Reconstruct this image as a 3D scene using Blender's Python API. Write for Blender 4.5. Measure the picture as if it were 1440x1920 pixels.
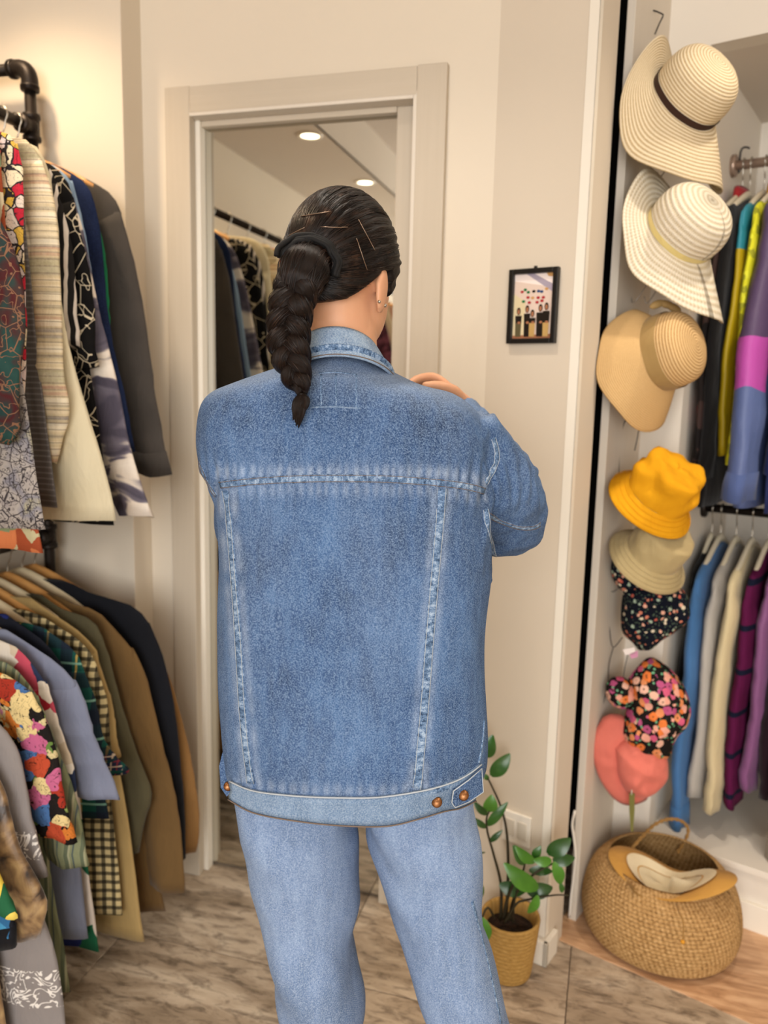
import bpy, bmesh, math, random
import numpy as np
from mathutils import Vector, noise
from mathutils.bvhtree import BVHTree

# ------------------------------------------------------------------ camera
for o in list(bpy.data.objects):
    bpy.data.objects.remove(o)
SC = bpy.context.scene
COL = SC.collection
FPX, CAMH = 1485.0, 1.36                      # focal length in pixels of a 1440x1920 frame, eye height
PITCH, ROLL, YAW, BYAW = [math.radians(a) for a in (8.76, 1.34, 16.0, -18.75)]
A = np.array
_f = A([0, math.cos(PITCH), -math.sin(PITCH)]); _r = A([1., 0, 0]); _u = np.cross(_r, _f)
_r, _u = math.cos(ROLL)*_r + math.sin(ROLL)*_u, -math.sin(ROLL)*_r + math.cos(ROLL)*_u
_c, _s = math.cos(YAW), math.sin(YAW)
_R = A([[_c, -_s, 0], [_s, _c, 0], [0, 0, 1]])
CR, CU, CF = _R@_r, _R@_u, _R@_f              # camera right, up, forward
FH = A([CF[0], CF[1], 0]); FH /= np.linalg.norm(FH)
RH = A([FH[1], -FH[0], 0])
ZZ = A([0, 0, 1.])
C0 = A([0, 0, CAMH])
B = A([math.cos(BYAW), math.sin(BYAW), 0]); BN = A([-B[1], B[0], 0])   # direction of the oblique walls
def ray(x, y): return CF + CR*(x-720)/FPX - CU*(y-960)/FPX
def onplane(x, y, p, n):
    d = ray(x, y); n = A(n, float)
    return C0 + d*(((A(p, float)-C0)@n)/(d@n))
def onY(x, y, Y): return onplane(x, y, (0, Y, 0), (0, 1, 0))
def onfloor(x, y, z=0): return onplane(x, y, (0, 0, z), (0, 0, 1))
def atD(x, y, D):
    d = ray(x, y); return C0 + d*(D/(d@FH))
cam = bpy.data.cameras.new('camera'); camo = bpy.data.objects.new('camera', cam); COL.objects.link(camo)
from mathutils import Matrix
camo.matrix_world = Matrix([[CR[i], CU[i], -CF[i], C0[i]] for i in range(3)] + [[0, 0, 0, 1]])
cam.sensor_fit = 'HORIZONTAL'; cam.sensor_width = 36; cam.lens = 36*FPX/1440
cam.clip_start = 0.05
cam.dof.use_dof = True; cam.dof.focus_distance = 1.12; cam.dof.aperture_fstop = 4.6
SC.camera = camo
# ------------------------------------------------------------------ light and exposure
SC.view_settings.view_transform = 'Standard'; SC.view_settings.look = 'None'
SC.view_settings.gamma = 1; SC.view_settings.use_curve_mapping = False
SC.view_settings.exposure = 0.78
W = bpy.data.worlds.new('sky'); SC.world = W; W.use_nodes = True
W.node_tree.nodes['Background'].inputs[0].default_value = (0.75, 0.85, 1, 1)
W.node_tree.nodes['Background'].inputs[1].default_value = 1.0
def lamp(name, typ, loc, power, col, aim=None, **kw):
    l = bpy.data.lights.new(name, typ); l.energy = power; l.color = col
    for k, v in kw.items(): setattr(l, k, v)
    o = bpy.data.objects.new(name, l); COL.objects.link(o); o.location = loc
    d = Vector(aim)-Vector(loc) if aim is not None else Vector((0, 0, -1))
    o.rotation_euler = d.to_track_quat('-Z', 'Y').to_euler()
    return o
# added ambient fill behind the photographer, set at an unseen, made-up shop window
lamp('rear_ambient_fill', 'AREA', (0.35, -3.28, 1.55), 95, (1, 0.97, 0.93), (0.1, 2, 1.2), shape='RECTANGLE', size=2.9, size_y=2.2)
WARM, NEUT = (1, 0.76, 0.50), (1, 0.90, 0.78)
SOFFIT_X, SOFFIT_Z, CEIL_Z = -1.31, 2.48, 2.70
DOWNLIGHTS = [(-1.395, 1.40, SOFFIT_Z, 20), (-1.395, 0.25, SOFFIT_Z, 13), (-1.395, -0.57, SOFFIT_Z, 13), (-1.395, -1.39, SOFFIT_Z, 13),
              (-0.55, 1.12, CEIL_Z, 26), (0.55, 1.55, CEIL_Z, 30), (-0.2, -0.5, CEIL_Z, 26), (0.75, 0.3, CEIL_Z, 26), (0.75, -1.3, CEIL_Z, 22), (-0.3, -1.8, CEIL_Z, 22)]
for (x, y, z, p) in DOWNLIGHTS:
    lamp('downlight_lamp', 'SPOT', (x, y, z-0.035), p, WARM if z < 2.6 else NEUT, (x, y, 0), spot_size=math.radians(125 if z < 2.6 else 105), spot_blend=0.9, shadow_soft_size=0.045)

# ------------------------------------------------------------------ helpers
rnd = random.Random(7)
def lin(c):
    if isinstance(c, str):
        c = [int(c[i:i+2], 16)/255 for i in (0, 2, 4)]
        return tuple(((v+0.055)/1.055)**2.4 if v > 0.04045 else v/12.92 for v in c) + (1,)
    return tuple(c)[:3]+(1,)
class M:
    """small node-tree writer"""
    def __init__(s, name, rough=0.8, coat=0, metal=0, spec=0.3, sheen=0):
        s.m = bpy.data.materials.new(name); s.m.use_nodes = True
        s.t = s.m.node_tree; s.n = s.t.nodes; s.b = s.n['Principled BSDF']
        s.b.inputs['Roughness'].default_value = rough; s.b.inputs['Metallic'].default_value = metal
        s.b.inputs['Specular IOR Level'].default_value = spec
        s.b.inputs['Coat Weight'].default_value = coat; s.b.inputs['Sheen Weight'].default_value = sheen
        s.tc = s.n.new('ShaderNodeTexCoord')
    def out(s, sock, inp): s.t.links.new(sock, s.b.inputs[inp]); return s
    def put(s, v, inp):
        if isinstance(v, bpy.types.NodeSocket): s.t.links.new(v, inp)
        elif isinstance(v, str): inp.default_value = lin(v)
        else:
            try: inp.default_value = v
            except Exception: inp.default_value = tuple(v)[:3]
    def obj(s): return s.tc.outputs['Object']
    def uv(s): return s.tc.outputs['UV']
    def map(s, vec, scale=(1, 1, 1), rot=(0, 0, 0), loc=(0, 0, 0)):
        n = s.n.new('ShaderNodeMapping'); s.t.links.new(vec, n.inputs[0])
        n.inputs['Scale'].default_value = scale; n.inputs['Rotation'].default_value = rot; n.inputs['Location'].default_value = loc
        return n.outputs[0]
    def noise(s, vec, scale, detail=3, rough=0.5, dist=0, col=False):
        n = s.n.new('ShaderNodeTexNoise'); s.t.links.new(vec, n.inputs['Vector'])
        n.inputs['Scale'].default_value = scale; n.inputs['Detail'].default_value = detail
        n.inputs['Roughness'].default_value = rough; n.inputs['Distortion'].default_value = dist
        return n.outputs['Color' if col else 'Fac']
    def vor(s, vec, scale, feature='F1', out='Distance', rand=1.0):
        n = s.n.new('ShaderNodeTexVoronoi'); n.feature = feature; s.t.links.new(vec, n.inputs['Vector'])
        n.inputs['Scale'].default_value = scale; n.inputs['Randomness'].default_value = rand
        return n.outputs[out]
    def wave(s, vec, scale, direction='X', dist=0, profile='SIN', typ='BANDS', detail=1, dscale=1):
        n = s.n.new('ShaderNodeTexWave'); n.wave_type = typ; n.wave_profile = profile
        if typ == 'BANDS': n.bands_direction = direction
        s.t.links.new(vec, n.inputs['Vector']); n.inputs['Scale'].default_value = scale
        n.inputs['Distortion'].default_value = dist; n.inputs['Detail'].default_value = detail; n.inputs['Detail Scale'].default_value = dscale
        return n.outputs['Fac']
    def ramp(s, fac, stops, const=False):
        n = s.n.new('ShaderNodeValToRGB'); s.t.links.new(fac, n.inputs[0]); e = n.color_ramp.elements
        if const: n.color_ramp.interpolation = 'CONSTANT'
        while len(e) < len(stops): e.new(0.5)
        for i, (p, c) in enumerate(stops): e[i].position = p; e[i].color = lin(c)
        return n.outputs[0]
    def mix(s, fac, a, b, mode='MIX'):
        n = s.n.new('ShaderNodeMix'); n.data_type = 'RGBA'; n.blend_type = mode; n.clamp_factor = True
        s.put(fac, n.inputs[0]); s.put(a, n.inputs[6]); s.put(b, n.inputs[7]); return n.outputs[2]
    def math(s, op, a, b=0.0, c=None):
        n = s.n.new('ShaderNodeMath'); n.operation = op; s.put(a, n.inputs[0]); s.put(b, n.inputs[1])
        if c is not None: s.put(c, n.inputs[2])
        return n.outputs[0]
    def xyz(s, vec):
        n = s.n.new('ShaderNodeSeparateXYZ'); s.t.links.new(vec, n.inputs[0]); return n.outputs
    def comb(s, x, y, z):
        n = s.n.new('ShaderNodeCombineXYZ')
        for i, v in enumerate((x, y, z)): s.put(v, n.inputs[i])
        return n.outputs[0]
    def band(s, v, period, width, off=0.0):          # 1 inside a stripe
        return s.math('LESS_THAN', s.math('FRACT', s.math('ADD', s.math('DIVIDE', v, period), off+100.0)), width)
    def bump(s, h, strength=0.3, dist=0.002):
        n = s.n.new('ShaderNodeBump'); n.inputs['Strength'].default_value = strength; n.inputs['Distance'].default_value = dist
        s.t.links.new(h, n.inputs['Height']); s.t.links.new(n.outputs[0], s.b.inputs['Normal']); return s
    def col(s, c): s.put(c, s.b.inputs['Base Color']); return s

def tag(o, label=None, cat=None, group=None, kind=None):
    if label: o['label'] = label
    if cat: o['category'] = cat
    if group: o['group'] = group
    if kind: o['kind'] = kind
    return o
def empty(name, loc, label, cat, group=None):
    o = bpy.data.objects.new(name, None); COL.objects.link(o); o.location = tuple(loc); o.empty_display_size = 0.05
    return tag(o, label, cat, group)
def wloc(o):
    p = A([0., 0, 0])
    while o is not None: p = p + A(o.location); o = o.parent
    return p
def mk(name, verts, faces, mat, parent=None, smooth=True, uv=None, origin=None):
    """one mesh object from world-space vertices"""
    me = bpy.data.meshes.new(name); v = np.asarray(verts, float)
    base = wloc(parent) if parent else A([0., 0, 0])
    o_at = base if origin is None else A(origin, float)
    me.from_pydata((v-o_at).tolist(), [], [tuple(int(i) for i in f) for f in faces])
    if smooth: me.polygons.foreach_set('use_smooth', [True]*len(me.polygons))
    if uv is not None:
        ul = me.uv_layers.new(name='UVMap'); li = np.zeros(len(me.loops), int); me.loops.foreach_get('vertex_index', li)
        ul.data.foreach_set('uv', np.asarray(uv, float)[li].ravel())
    for m in (mat if isinstance(mat, (list, tuple)) else [mat]):
        if m: me.materials.append(m.m if isinstance(m, M) else m)
    o = bpy.data.objects.new(name, me); COL.objects.link(o)
    if parent: o.parent = parent
    if origin is not None: o.location = tuple(o_at-base)
    me.update(); return o
def catmull(pts, n):
    """smooth curve through points (any dimension), n samples"""
    p = np.asarray(pts, float)
    if len(p) == 2: return p[0]+(p[1]-p[0])*np.linspace(0, 1, n)[:, None]
    q = np.vstack([2*p[0]-p[1], p, 2*p[-1]-p[-2]])
    d = np.concatenate([[0], np.cumsum(np.linalg.norm(np.diff(p, axis=0), axis=1)+1e-9)])
    out = []
    for s in np.linspace(0, d[-1], n):
        i = min(max(np.searchsorted(d, s, 'right')-1, 0), len(p)-2); t = (s-d[i])/(d[i+1]-d[i])
        a, b, c, e = q[i:i+4]
        out.append(0.5*((2*b)+(-a+c)*t+(2*a-5*b+4*c-e)*t*t+(-a+3*b-3*c+e)*t**3))
    return A(out)
def loft(rings, closed=True, cap0=True, cap1=True, v0=0):
    n = len(rings[0]); V = np.vstack(rings); F = []
    for i in range(len(rings)-1):
        for j in range(n if closed else n-1):
            k = (j+1) % n
            F.append((v0+i*n+j, v0+i*n+k, v0+(i+1)*n+k, v0+(i+1)*n+j))
    if cap0: F.append(tuple(v0+j for j in range(n))[::-1])
    if cap1: F.append(tuple(v0+(len(rings)-1)*n+j for j in range(n)))
    return V, F
def frames(path):
    p = np.asarray(path, float); t = np.gradient(p, axis=0); t /= np.linalg.norm(t, axis=1)[:, None]+1e-12
    ref = ZZ if abs(t[0]@ZZ) < 0.9 else A([1., 0, 0])
    a = np.cross(t[0], ref); a /= np.linalg.norm(a); N1, N2 = [], []
    for i in range(len(p)):
        a = a - t[i]*(a@t[i]); a /= np.linalg.norm(a); N1.append(a); N2.append(np.cross(t[i], a))
    return A(N1), A(N2)
def tube(path, rad, n=8, v0=0, caps=True):
    p = np.asarray(path, float); N1, N2 = frames(p); r = np.broadcast_to(np.asarray(rad, float), (len(p),))
    th = np.linspace(0, 2*math.pi, n, endpoint=False)
    rings = [p[i]+r[i]*(np.cos(th)[:, None]*N1[i]+np.sin(th)[:, None]*N2[i]) for i in range(len(p))]
    return loft(rings, True, caps, caps, v0)
def join(*vf):
    V, F, o = [], [], 0
    for v, f in vf:
        V.append(np.asarray(v, float)); F += [tuple(i+o for i in q) for q in f]; o += len(v)
    return np.vstack(V), F
def box(c, ax, half, bev=0.0):
    """oriented box, edges bevelled; ax = three unit vectors"""
    bm = bmesh.new(); bmesh.ops.create_cube(bm, size=2)
    for v in bm.verts: v.co = Vector((v.co.x*half[0], v.co.y*half[1], v.co.z*half[2]))
    if bev: bmesh.ops.bevel(bm, geom=bm.edges[:], offset=bev, segments=2, affect='EDGES', profile=0.7)
    bm.verts.index_update()
    ax = [A(a, float) for a in ax]
    V = A([A(c, float)+ax[0]*v.co.x+ax[1]*v.co.y+ax[2]*v.co.z for v in bm.verts]); F = [tuple(v.index for v in f.verts) for f in bm.faces]
    bm.free(); return V, F
XA, YA = A([1., 0, 0]), A([0, 1., 0])
def abox(x0, x1, y0, y1, z0, z1, bev=0.0):
    return box(((x0+x1)/2, (y0+y1)/2, (z0+z1)/2), (XA, YA, ZZ), ((x1-x0)/2, (y1-y0)/2, (z1-z0)/2), bev)
def bbox(o, s0, s1, d0, d1, z0, z1, bev=0.0):
    """box in the oblique frame: s along B, d along BN, from point o"""
    c = A([o[0], o[1], 0])+B*(s0+s1)/2+BN*(d0+d1)/2+ZZ*(z0+z1)/2
    return box(c, (B, BN, ZZ), ((s1-s0)/2, (d1-d0)/2, (z1-z0)/2), bev)
def struct(name, vf, mat, parent=None, smooth=False):
    o = mk(name, vf[0], vf[1], mat, parent, smooth=smooth)
    if parent is None: o['kind'] = 'structure'
    return o
def revolve(c, ax, e1, e2, prof, n=24, v0=0, caps=(False, False)):
    th = np.linspace(0, 2*math.pi, n, endpoint=False); rings = []
    for r, h in prof: rings.append(A(c)+A(ax)*h+r*(np.cos(th)[:, None]*e1+np.sin(th)[:, None]*e2))
    return loft(rings, True, caps[0], caps[1], v0)
def remesh(vf, voxel, smooth=2):
    """weld overlapping closed shapes into one continuous surface"""
    me = bpy.data.meshes.new('tmp'); me.from_pydata(np.asarray(vf[0]).tolist(), [], [tuple(f) for f in vf[1]])
    o = bpy.data.objects.new('tmp', me); COL.objects.link(o)
    md = o.modifiers.new('r', 'REMESH'); md.mode = 'VOXEL'; md.voxel_size = voxel
    if smooth:
        ms = o.modifiers.new('s', 'SMOOTH'); ms.iterations = smooth; ms.factor = 0.5
    dg = bpy.context.evaluated_depsgraph_get(); ev = o.evaluated_get(dg); m2 = ev.to_mesh()
    V = np.zeros(len(m2.vertices)*3); m2.vertices.foreach_get('co', V); V = V.reshape(-1, 3)
    Nn = np.zeros(len(m2.vertices)*3); m2.vertices.foreach_get('normal', Nn)
    F = [tuple(p.vertices) for p in m2.polygons]
    ev.to_mesh_clear(); bpy.data.objects.remove(o); bpy.data.meshes.remove(me)
    return V, F, Nn.reshape(-1, 3)
def ell(c, axes, rad, nu=20, nv=12):
    """ellipsoid, closed"""
    c = A(c, float); V, F = [], []
    rings = []
    for i in range(1, nv):
        ph = math.pi*i/nv-math.pi/2; th = np.linspace(0, 2*math.pi, nu, endpoint=False)
        rings.append(c+axes[0]*(rad[0]*math.cos(ph)*np.cos(th))[:, None]+axes[1]*(rad[1]*math.cos(ph)*np.sin(th))[:, None]+axes[2]*(rad[2]*math.sin(ph)))
    return loft(rings, True, True, True)
def sstep(a, b, x):
    t = np.clip((x-a)/(b-a), 0, 1); return t*t*(3-2*t)
# ------------------------------------------------------------------ materials of the setting
def plaster(name, c, c2=None, rough=0.9):
    m = M(name, rough, spec=0.2); n = m.noise(m.obj(), 1.3, 4); m.col(m.mix(n, c, c2 or c)); m.bump(m.noise(m.obj(), 220, 3), 0.06, 0.001); return m
m_wall = plaster('cream wall paint', 'dacfbd', 'd4c8b5')
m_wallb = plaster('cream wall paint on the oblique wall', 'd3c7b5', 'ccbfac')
m_white = plaster('white wall paint', 'e2dacd', 'dbd2c4')
m_ceil = plaster('ceiling paint', 'cfc4b8', 'c9beb2')
m_soff = plaster('soffit paint', 'd6ccbf', 'd0c5b7')
m_trim = M('satin white trim', 0.45, spec=0.4); m_trim.col(m_trim.mix(m_trim.noise(m_trim.obj(), 3, 3), 'e9e2d4', 'e3dbcb'))
def grained(name, c1, c2, axis=2, rough=0.55):
    m = M(name, rough, spec=0.35); sc = [90, 90, 90]; sc[axis] = 3
    g = m.noise(m.map(m.obj(), sc), 1, 4, 0.6); m.col(m.mix(g, c1, c2)); m.bump(g, 0.12, 0.001); return m
m_casing = grained('taupe wood-grained casing', 'c4b8a6', 'b9ac98')
m_casing_h = grained('taupe wood-grained header', 'c4b8a6', 'b9ac98', 0)
m_jamb = grained('pale jamb lacquer', 'd8cfc1', 'cdc3b4')
m_board = grained('whitewashed board', 'd9cfc0', 'cec3b2')
m_mirror = M('silvered mirror glass', 0.005, metal=1, spec=0.5); m_mirror.col('d3d2cb')
m_black = M('matt black', 0.6); m_black.col('0b0a09')
m_gap_shade = M('painted gap shade', 0.9); m_gap_shade.col('14110e')
def posvec(m):
    g = m.n.new('ShaderNodeNewGeometry'); oi = m.n.new('ShaderNodeObjectInfo')
    v = m.n.new('ShaderNodeVectorMath'); v.operation = 'MULTIPLY_ADD'
    v.inputs[1].default_value = (1, 1, 1); m.t.links.new(g.outputs['Position'], v.inputs[0])
    c = m.comb(m.math('MULTIPLY', oi.outputs['Random'], 7.0), m.math('MULTIPLY', oi.outputs['Random'], 3.0), 0.0)
    m.t.links.new(c, v.inputs[2]); return v.outputs[0]
m_tile = M('weathered stone-look tile', 0.42, spec=0.35)
_p = posvec(m_tile); _pr = m_tile.map(_p, (3.2, 9.5, 1), (0, 0, math.radians(38)))
_n1 = m_tile.noise(_pr, 1.0, 6, 0.62, 0.9); _n2 = m_tile.noise(m_tile.map(_p, (14, 44, 1), (0, 0, math.radians(38))), 1, 6, 0.7, 0.6)
_c = m_tile.ramp(_n1, [(0.3, '86745f'), (0.46, 'a6937d'), (0.58, 'bcaa94'), (0.72, 'd0c0aa')])
_d = m_tile.ramp(_n2, [(0.36, '5a4c40'), (0.52, 'ffffff')])
m_tile.col(m_tile.mix(0.62, _c, _d, 'MULTIPLY')); m_tile.bump(_n2, 0.12, 0.002)
m_grout = M('brown grout', 0.9); m_grout.col('6c5d4d')
m_plank = M('tan wood laminate', 0.4, spec=0.35)
_p = posvec(m_plank); _pp = m_plank.map(_p, (4, 30, 1), (0, 0, -BYAW))
_n1 = m_plank.noise(_pp, 1.2, 6, 0.65, 1.2); m_plank.col(m_plank.ramp(_n1, [(0.28, '8f6a4b'), (0.44, 'b98f6a'), (0.6, 'cfa680'), (0.75, 'dcb891')]))
m_plank.bump(_n1, 0.08, 0.001)

# ------------------------------------------------------------------ the setting
YW, YB, XL = 1.845, 1.762, -1.85              # mirror wall, forward block on the left, left wall
CORN = A([-0.293, YW, 0]); STUB = 0.222       # oblique wall starts at CORN and runs along B
P0 = onfloor(1377, 1730)                      # front line of the clothes niche
floor = struct('floor', abox(XL-0.1, 2.3, -3.5, 3.2, -0.06, -0.004), m_grout)
TS = 0.54; tile_me = None
for i in range(-4, 5):
    for j in range(-10, 3):
        x0, y0 = -0.02+i*TS, 1.565+j*TS
        if x0 > 2.2 or x0+TS < XL-0.1 or y0 > 3 or y0+TS < -3.45: continue
        if tile_me is None:
            t = mk('tile', *abox(x0+0.0012, x0+TS-0.0012, y0+0.0012, y0+TS-0.0012, -0.012, 0, 0.0015), m_tile, floor, smooth=False, origin=(x0, y0, 0)); tile_me = t.data
        else:
            t = bpy.data.objects.new('tile', tile_me); COL.objects.link(t); t.parent = floor; t.location = (x0, y0, 0)
for k, (d0, d1) in enumerate(((-0.342, -0.171), (-0.171, 0.0))):
    for s0, s1 in ((-0.372, 0.55-0.3*k), (0.55-0.3*k, 1.9)):
        mk('plank', *bbox(P0, s0+0.0006, s1-0.0006, d0+0.0006, d1-0.0006, -0.002, 0.003, 0.0012), m_plank, floor, smooth=False, origin=P0+B*s0+BN*d0)
# mirror wall with its opening
OX0, OX1, OZ = -1.052, -0.468, 2.02
struct('wall_back', join(abox(-1.179, OX0, YW, 2.0, 0, CEIL_Z), abox(OX1, -0.15, YW, 2.0, 0, CEIL_Z), abox(OX0, OX1, YW, 2.0, OZ, CEIL_Z), abox(OX0, OX1, 1.90, 2.0, 0, OZ)), m_wall)
struct('wall_left_block', abox(XL-0.1, -1.179, YB, 2.0, 0, CEIL_Z, 0.003), m_wall)
struct('wall_left', abox(XL-0.1, XL, -3.5, YB, 0, CEIL_Z), m_wall)
# oblique wall stub
ws = struct('wall_oblique', bbox(CORN, -0.02, STUB, 0, 0.115, 0, CEIL_Z), m_wallb)
mk('corner_bead', *join(bbox(CORN, STUB-0.02, STUB+0.0025, -0.0025, 0, 0.07, CEIL_Z, 0.001), bbox(CORN, STUB, STUB+0.0025, -0.0025, 0.016, 0.07, CEIL_Z, 0.001)), m_trim, ws, smooth=False)
struct('baseboard_oblique', join(bbox(CORN, 0, STUB+0.013, -0.013, 0, 0, 0.062, 0.003), bbox(CORN, STUB, STUB+0.013, -0.013, 0.055, 0, 0.062, 0.003)), m_trim)
struct('baseboard_back', abox(OX1+0.08, -0.285, YW-0.013, YW, 0, 0.062, 0.003), m_trim)
# whitewashed board standing on edge beside the niche, hats hang on its flank
PS = lambda p: ((A(p)-P0)@B, (A(p)-P0)@BN)
BS, BD = PS((-0.032, 1.958, 0))
struct('trim_1', bbox(P0, BS, BS+0.019, BD, 0.02, 0, CEIL_Z-0.01, 0.002), m_board)
PIL0, PIL1 = -0.341, -0.237
struct('wall_niche_front', join(bbox(P0, BS+0.019, PIL1, 0, 0.06, 0, 2.187), bbox(P0, BS+0.019, 1.5, 0, 0.06, 2.187, CEIL_Z), bbox(P0, 1.5, 1.95, 0, 0.06, 0, CEIL_Z)), m_white)
struct('wall_niche', join(bbox(P0, PIL1-0.03, PIL1, 0.06, 0.68, 0, 2.187), bbox(P0, PIL1-0.03, 1.53, 0.65, 0.68, 0, 2.187), bbox(P0, 1.5, 1.53, 0.06, 0.68, 0, 2.187)), m_white)
struct('ceiling_niche', bbox(P0, PIL1-0.03, 1.53, 0.06, 0.68, 2.187, 2.22), m_soff)
struct('trim_2', join(bbox(P0, PIL1, 1.5, 0.0, 0.65, 0, 0.167), bbox(P0, PIL1, 1.5, -0.012, 0.65, 0.155, 0.173, 0.003)), m_white)
struct('baseboard_niche', bbox(P0, PIL1, 1.5, -0.012, 0, 0, 0.075, 0.003), m_trim)
struct('wall_gap', join(abox(-0.30, 0.12, 2.30, 2.34, 0, CEIL_Z), abox(-0.17, -0.15, 2.0, 2.32, 0, CEIL_Z)), m_gap_shade)  # unlit gap: near-black paint stands in for the shade behind the board
# the rest of the shop, seen only in the mirror or lighting the scene
struct('wall_right', abox(2.2, 2.3, -3.5, 1.6, 0, CEIL_Z), m_wall)
struct('wall_rear', join(abox(XL-0.1, -1.15, -3.5, -3.4, 0, CEIL_Z), abox(1.85, 2.3, -3.5, -3.4, 0, CEIL_Z), abox(-1.15, 1.85, -3.5, -3.4, 0, 0.4), abox(-1.15, 1.85, -3.5, -3.4, 2.68, CEIL_Z)), m_wall)
wn = struct('added_window_1', join(*[abox(x, x+0.05, -3.47, -3.41, 0.4, 2.68, 0.004) for x in (-1.15, 0.325, 1.80)], *[abox(-1.1, 1.8, -3.47, -3.41, z, z+0.05, 0.004) for z in (0.4, 2.63)]), m_black)  # unseen window frame, added to go with the rear fill lamp
struct('ceiling', abox(SOFFIT_X, 2.3, -3.5, 3.2, CEIL_Z, CEIL_Z+0.05), m_ceil)
struct('ceiling_soffit', join(abox(XL-0.1, SOFFIT_X, -3.5, YB, SOFFIT_Z, SOFFIT_Z+0.02), abox(SOFFIT_X-0.012, SOFFIT_X, -3.5, YB, SOFFIT_Z, CEIL_Z)), [m_soff])
# recessed downlights
m_chrome = M('brushed nickel', 0.3, metal=1); m_chrome.col('b9b4ac')
m_glow = M('lit lamp lens', 0.4); m_glow.col('fff4df'); m_glow.b.inputs['Emission Color'].default_value = (1, 0.86, 0.62, 1); m_glow.b.inputs['Emission Strength'].default_value = 5
ORD = ['first', 'second', 'third', 'fourth']; MAINL = ['above the mirror', 'in front of the niche', 'above the photographer', 'above the middle of the shop', 'towards the shop window on the right', 'towards the shop window beside the shirt rack']
for k_, (x, y, z, p) in enumerate(DOWNLIGHTS):
    d = empty('ceiling_downlight', (x, y, z), ORD[k_]+' round downlight from the mirror wall in the soffit above the shirt rack' if z < 2.6 else 'round warm downlight in the main ceiling '+MAINL[k_-4], 'ceiling light', 'soffit downlights' if z < 2.6 else 'main ceiling downlights')
    mk('lamp_ring', *revolve((x, y, z), ZZ, XA, YA, [(0.042, -0.001), (0.042, -0.005), (0.055, -0.006), (0.058, 0.0)], 24), m_trim, d)
    mk('lens', *revolve((x, y, z), ZZ, XA, YA, [(0.0005, -0.004), (0.03, -0.0035), (0.042, -0.002)], 24), m_glow, d)

# ------------------------------------------------------------------ tall mirror in a door-like casing
mir = empty('framed_mirror', ((OX0+OX1)/2, YW, 0), 'tall wall mirror set in a taupe wood-grained door casing', 'mirror')
CX0, CX1, CT, YC = -1.103, -0.402, 2.073, 1.823
mk('casing_board', *abox(CX0, -1.036, YC, YW, 0, CT, 0.003), m_casing, mir, smooth=False)
mk('casing_board', *abox(-0.470, CX1, YC, YW, 0, CT, 0.003), m_casing, mir, smooth=False)
mk('casing_header', *abox(-1.036, -0.470, YC, YW, 2.011, CT-0.002, 0.003), m_casing_h, mir, smooth=False)
mk('jamb', *abox(-1.052, -1.040, YC+0.001, 1.883, 0, 2.02, 0.002), m_jamb, mir, smooth=False)
mk('jamb', *abox(-0.478, -0.468, YC+0.001, 1.883, 0, 2.02, 0.002), m_jamb, mir, smooth=False)
mk('jamb', *abox(-1.040, -0.478, YC+0.001, 1.883, 2.004, 2.02, 0.002), m_jamb, mir, smooth=False)
mk('stop_bead', *abox(-1.040, -1.026, 1.855, 1.884, 0, 2.004, 0.003), m_trim, mir, smooth=False)
mk('stop_bead', *abox(-0.526, -0.478, 1.866, 1.884, 0, 2.004, 0.003), m_casing, mir, smooth=False)
mk('stop_bead', *abox(-1.026, -0.526, 1.862, 1.884, 1.99, 2.004, 0.003), m_casing_h, mir, smooth=False)
mk('mirror_glass', *abox(-1.026, -0.526, 1.884, 1.890, 0.012, 1.992), m_mirror, mir, smooth=False)
mk('mirror_backing', *abox(-1.045, -0.475, 1.8905, 1.899, 0.006, 2.0), m_black, mir, smooth=False)

# ------------------------------------------------------------------ small picture on the oblique wall
pw0, pw1 = onplane(961, 509, CORN, BN), onplane(1053, 499, CORN, BN); pb0, pb1 = onplane(953.5, 647, CORN, BN), onplane(1043.5, 642, CORN, BN)
pc = (pw0+pw1+pb0+pb1)/4; hw_ = (np.linalg.norm(pw1-pw0)+np.linalg.norm(pb1-pb0))/4; hh_ = (np.linalg.norm(pw0-pb0)+np.linalg.norm(pw1-pb1))/4
pic = empty('framed_photo', pc-ZZ*hh_, 'small black-framed photo of five people standing in a shop, hung on the oblique wall', 'picture')
def prect(s0, s1, z0, z1, d0, d1, bev=0): return bbox(pc, s0, s1, d0, d1, pc[2]+z0, pc[2]+z1, bev)
fw = 0.011
m_blackf = M('black lacquered frame', 0.35, spec=0.4); m_blackf.col('0d0b0a')
for a in ((-hw_, -hw_+fw, -hh_, hh_), (hw_-fw, hw_, -hh_, hh_), (-hw_+fw, hw_-fw, -hh_, -hh_+fw), (-hw_+fw, hw_-fw, hh_-fw, hh_)):
    mk('frame_bar', *prect(*a, -0.016, -0.001, 0.002), m_blackf, pic, smooth=False)
mk('hanging_nail', *prect(-0.003, 0.003, hh_, hh_+0.006, -0.006, 0, 0.001), m_blackf, pic, smooth=False)
mats_p = [M('print '+k, 0.25, spec=0.5).col(c) for k, c in (('a', 'd9c3b4'), ('b', 'efe0d8'), ('c', 'a59aa8'), ('d', 'c5955c'), ('e', '15110f'), ('f', '5a5238'), ('g', 'b9965c'), ('h', 'a06a4c'), ('i', 'a52a33'), ('j', '1e6b3f'), ('k', '2c4672'), ('l', 'd7c7a0'))]
PV, PF, PM = [], [], []
def pp(poly, mi):
    n0 = len(PV)
    for (s, z) in poly: PV.append(pc+B*((s-0.5)*2*(hw_-fw))+ZZ*((0.5-z)*2*(hh_-fw))-BN*(0.006+0.00006*len(PF)))
    PF.append(tuple(range(n0, n0+len(poly)))); PM.append(mi)
def pe(s, z, a, b, mi, n=12): pp([(s+a*math.cos(2*math.pi*i/n), z+b*math.sin(2*math.pi*i/n)) for i in range(n)], mi)
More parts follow.
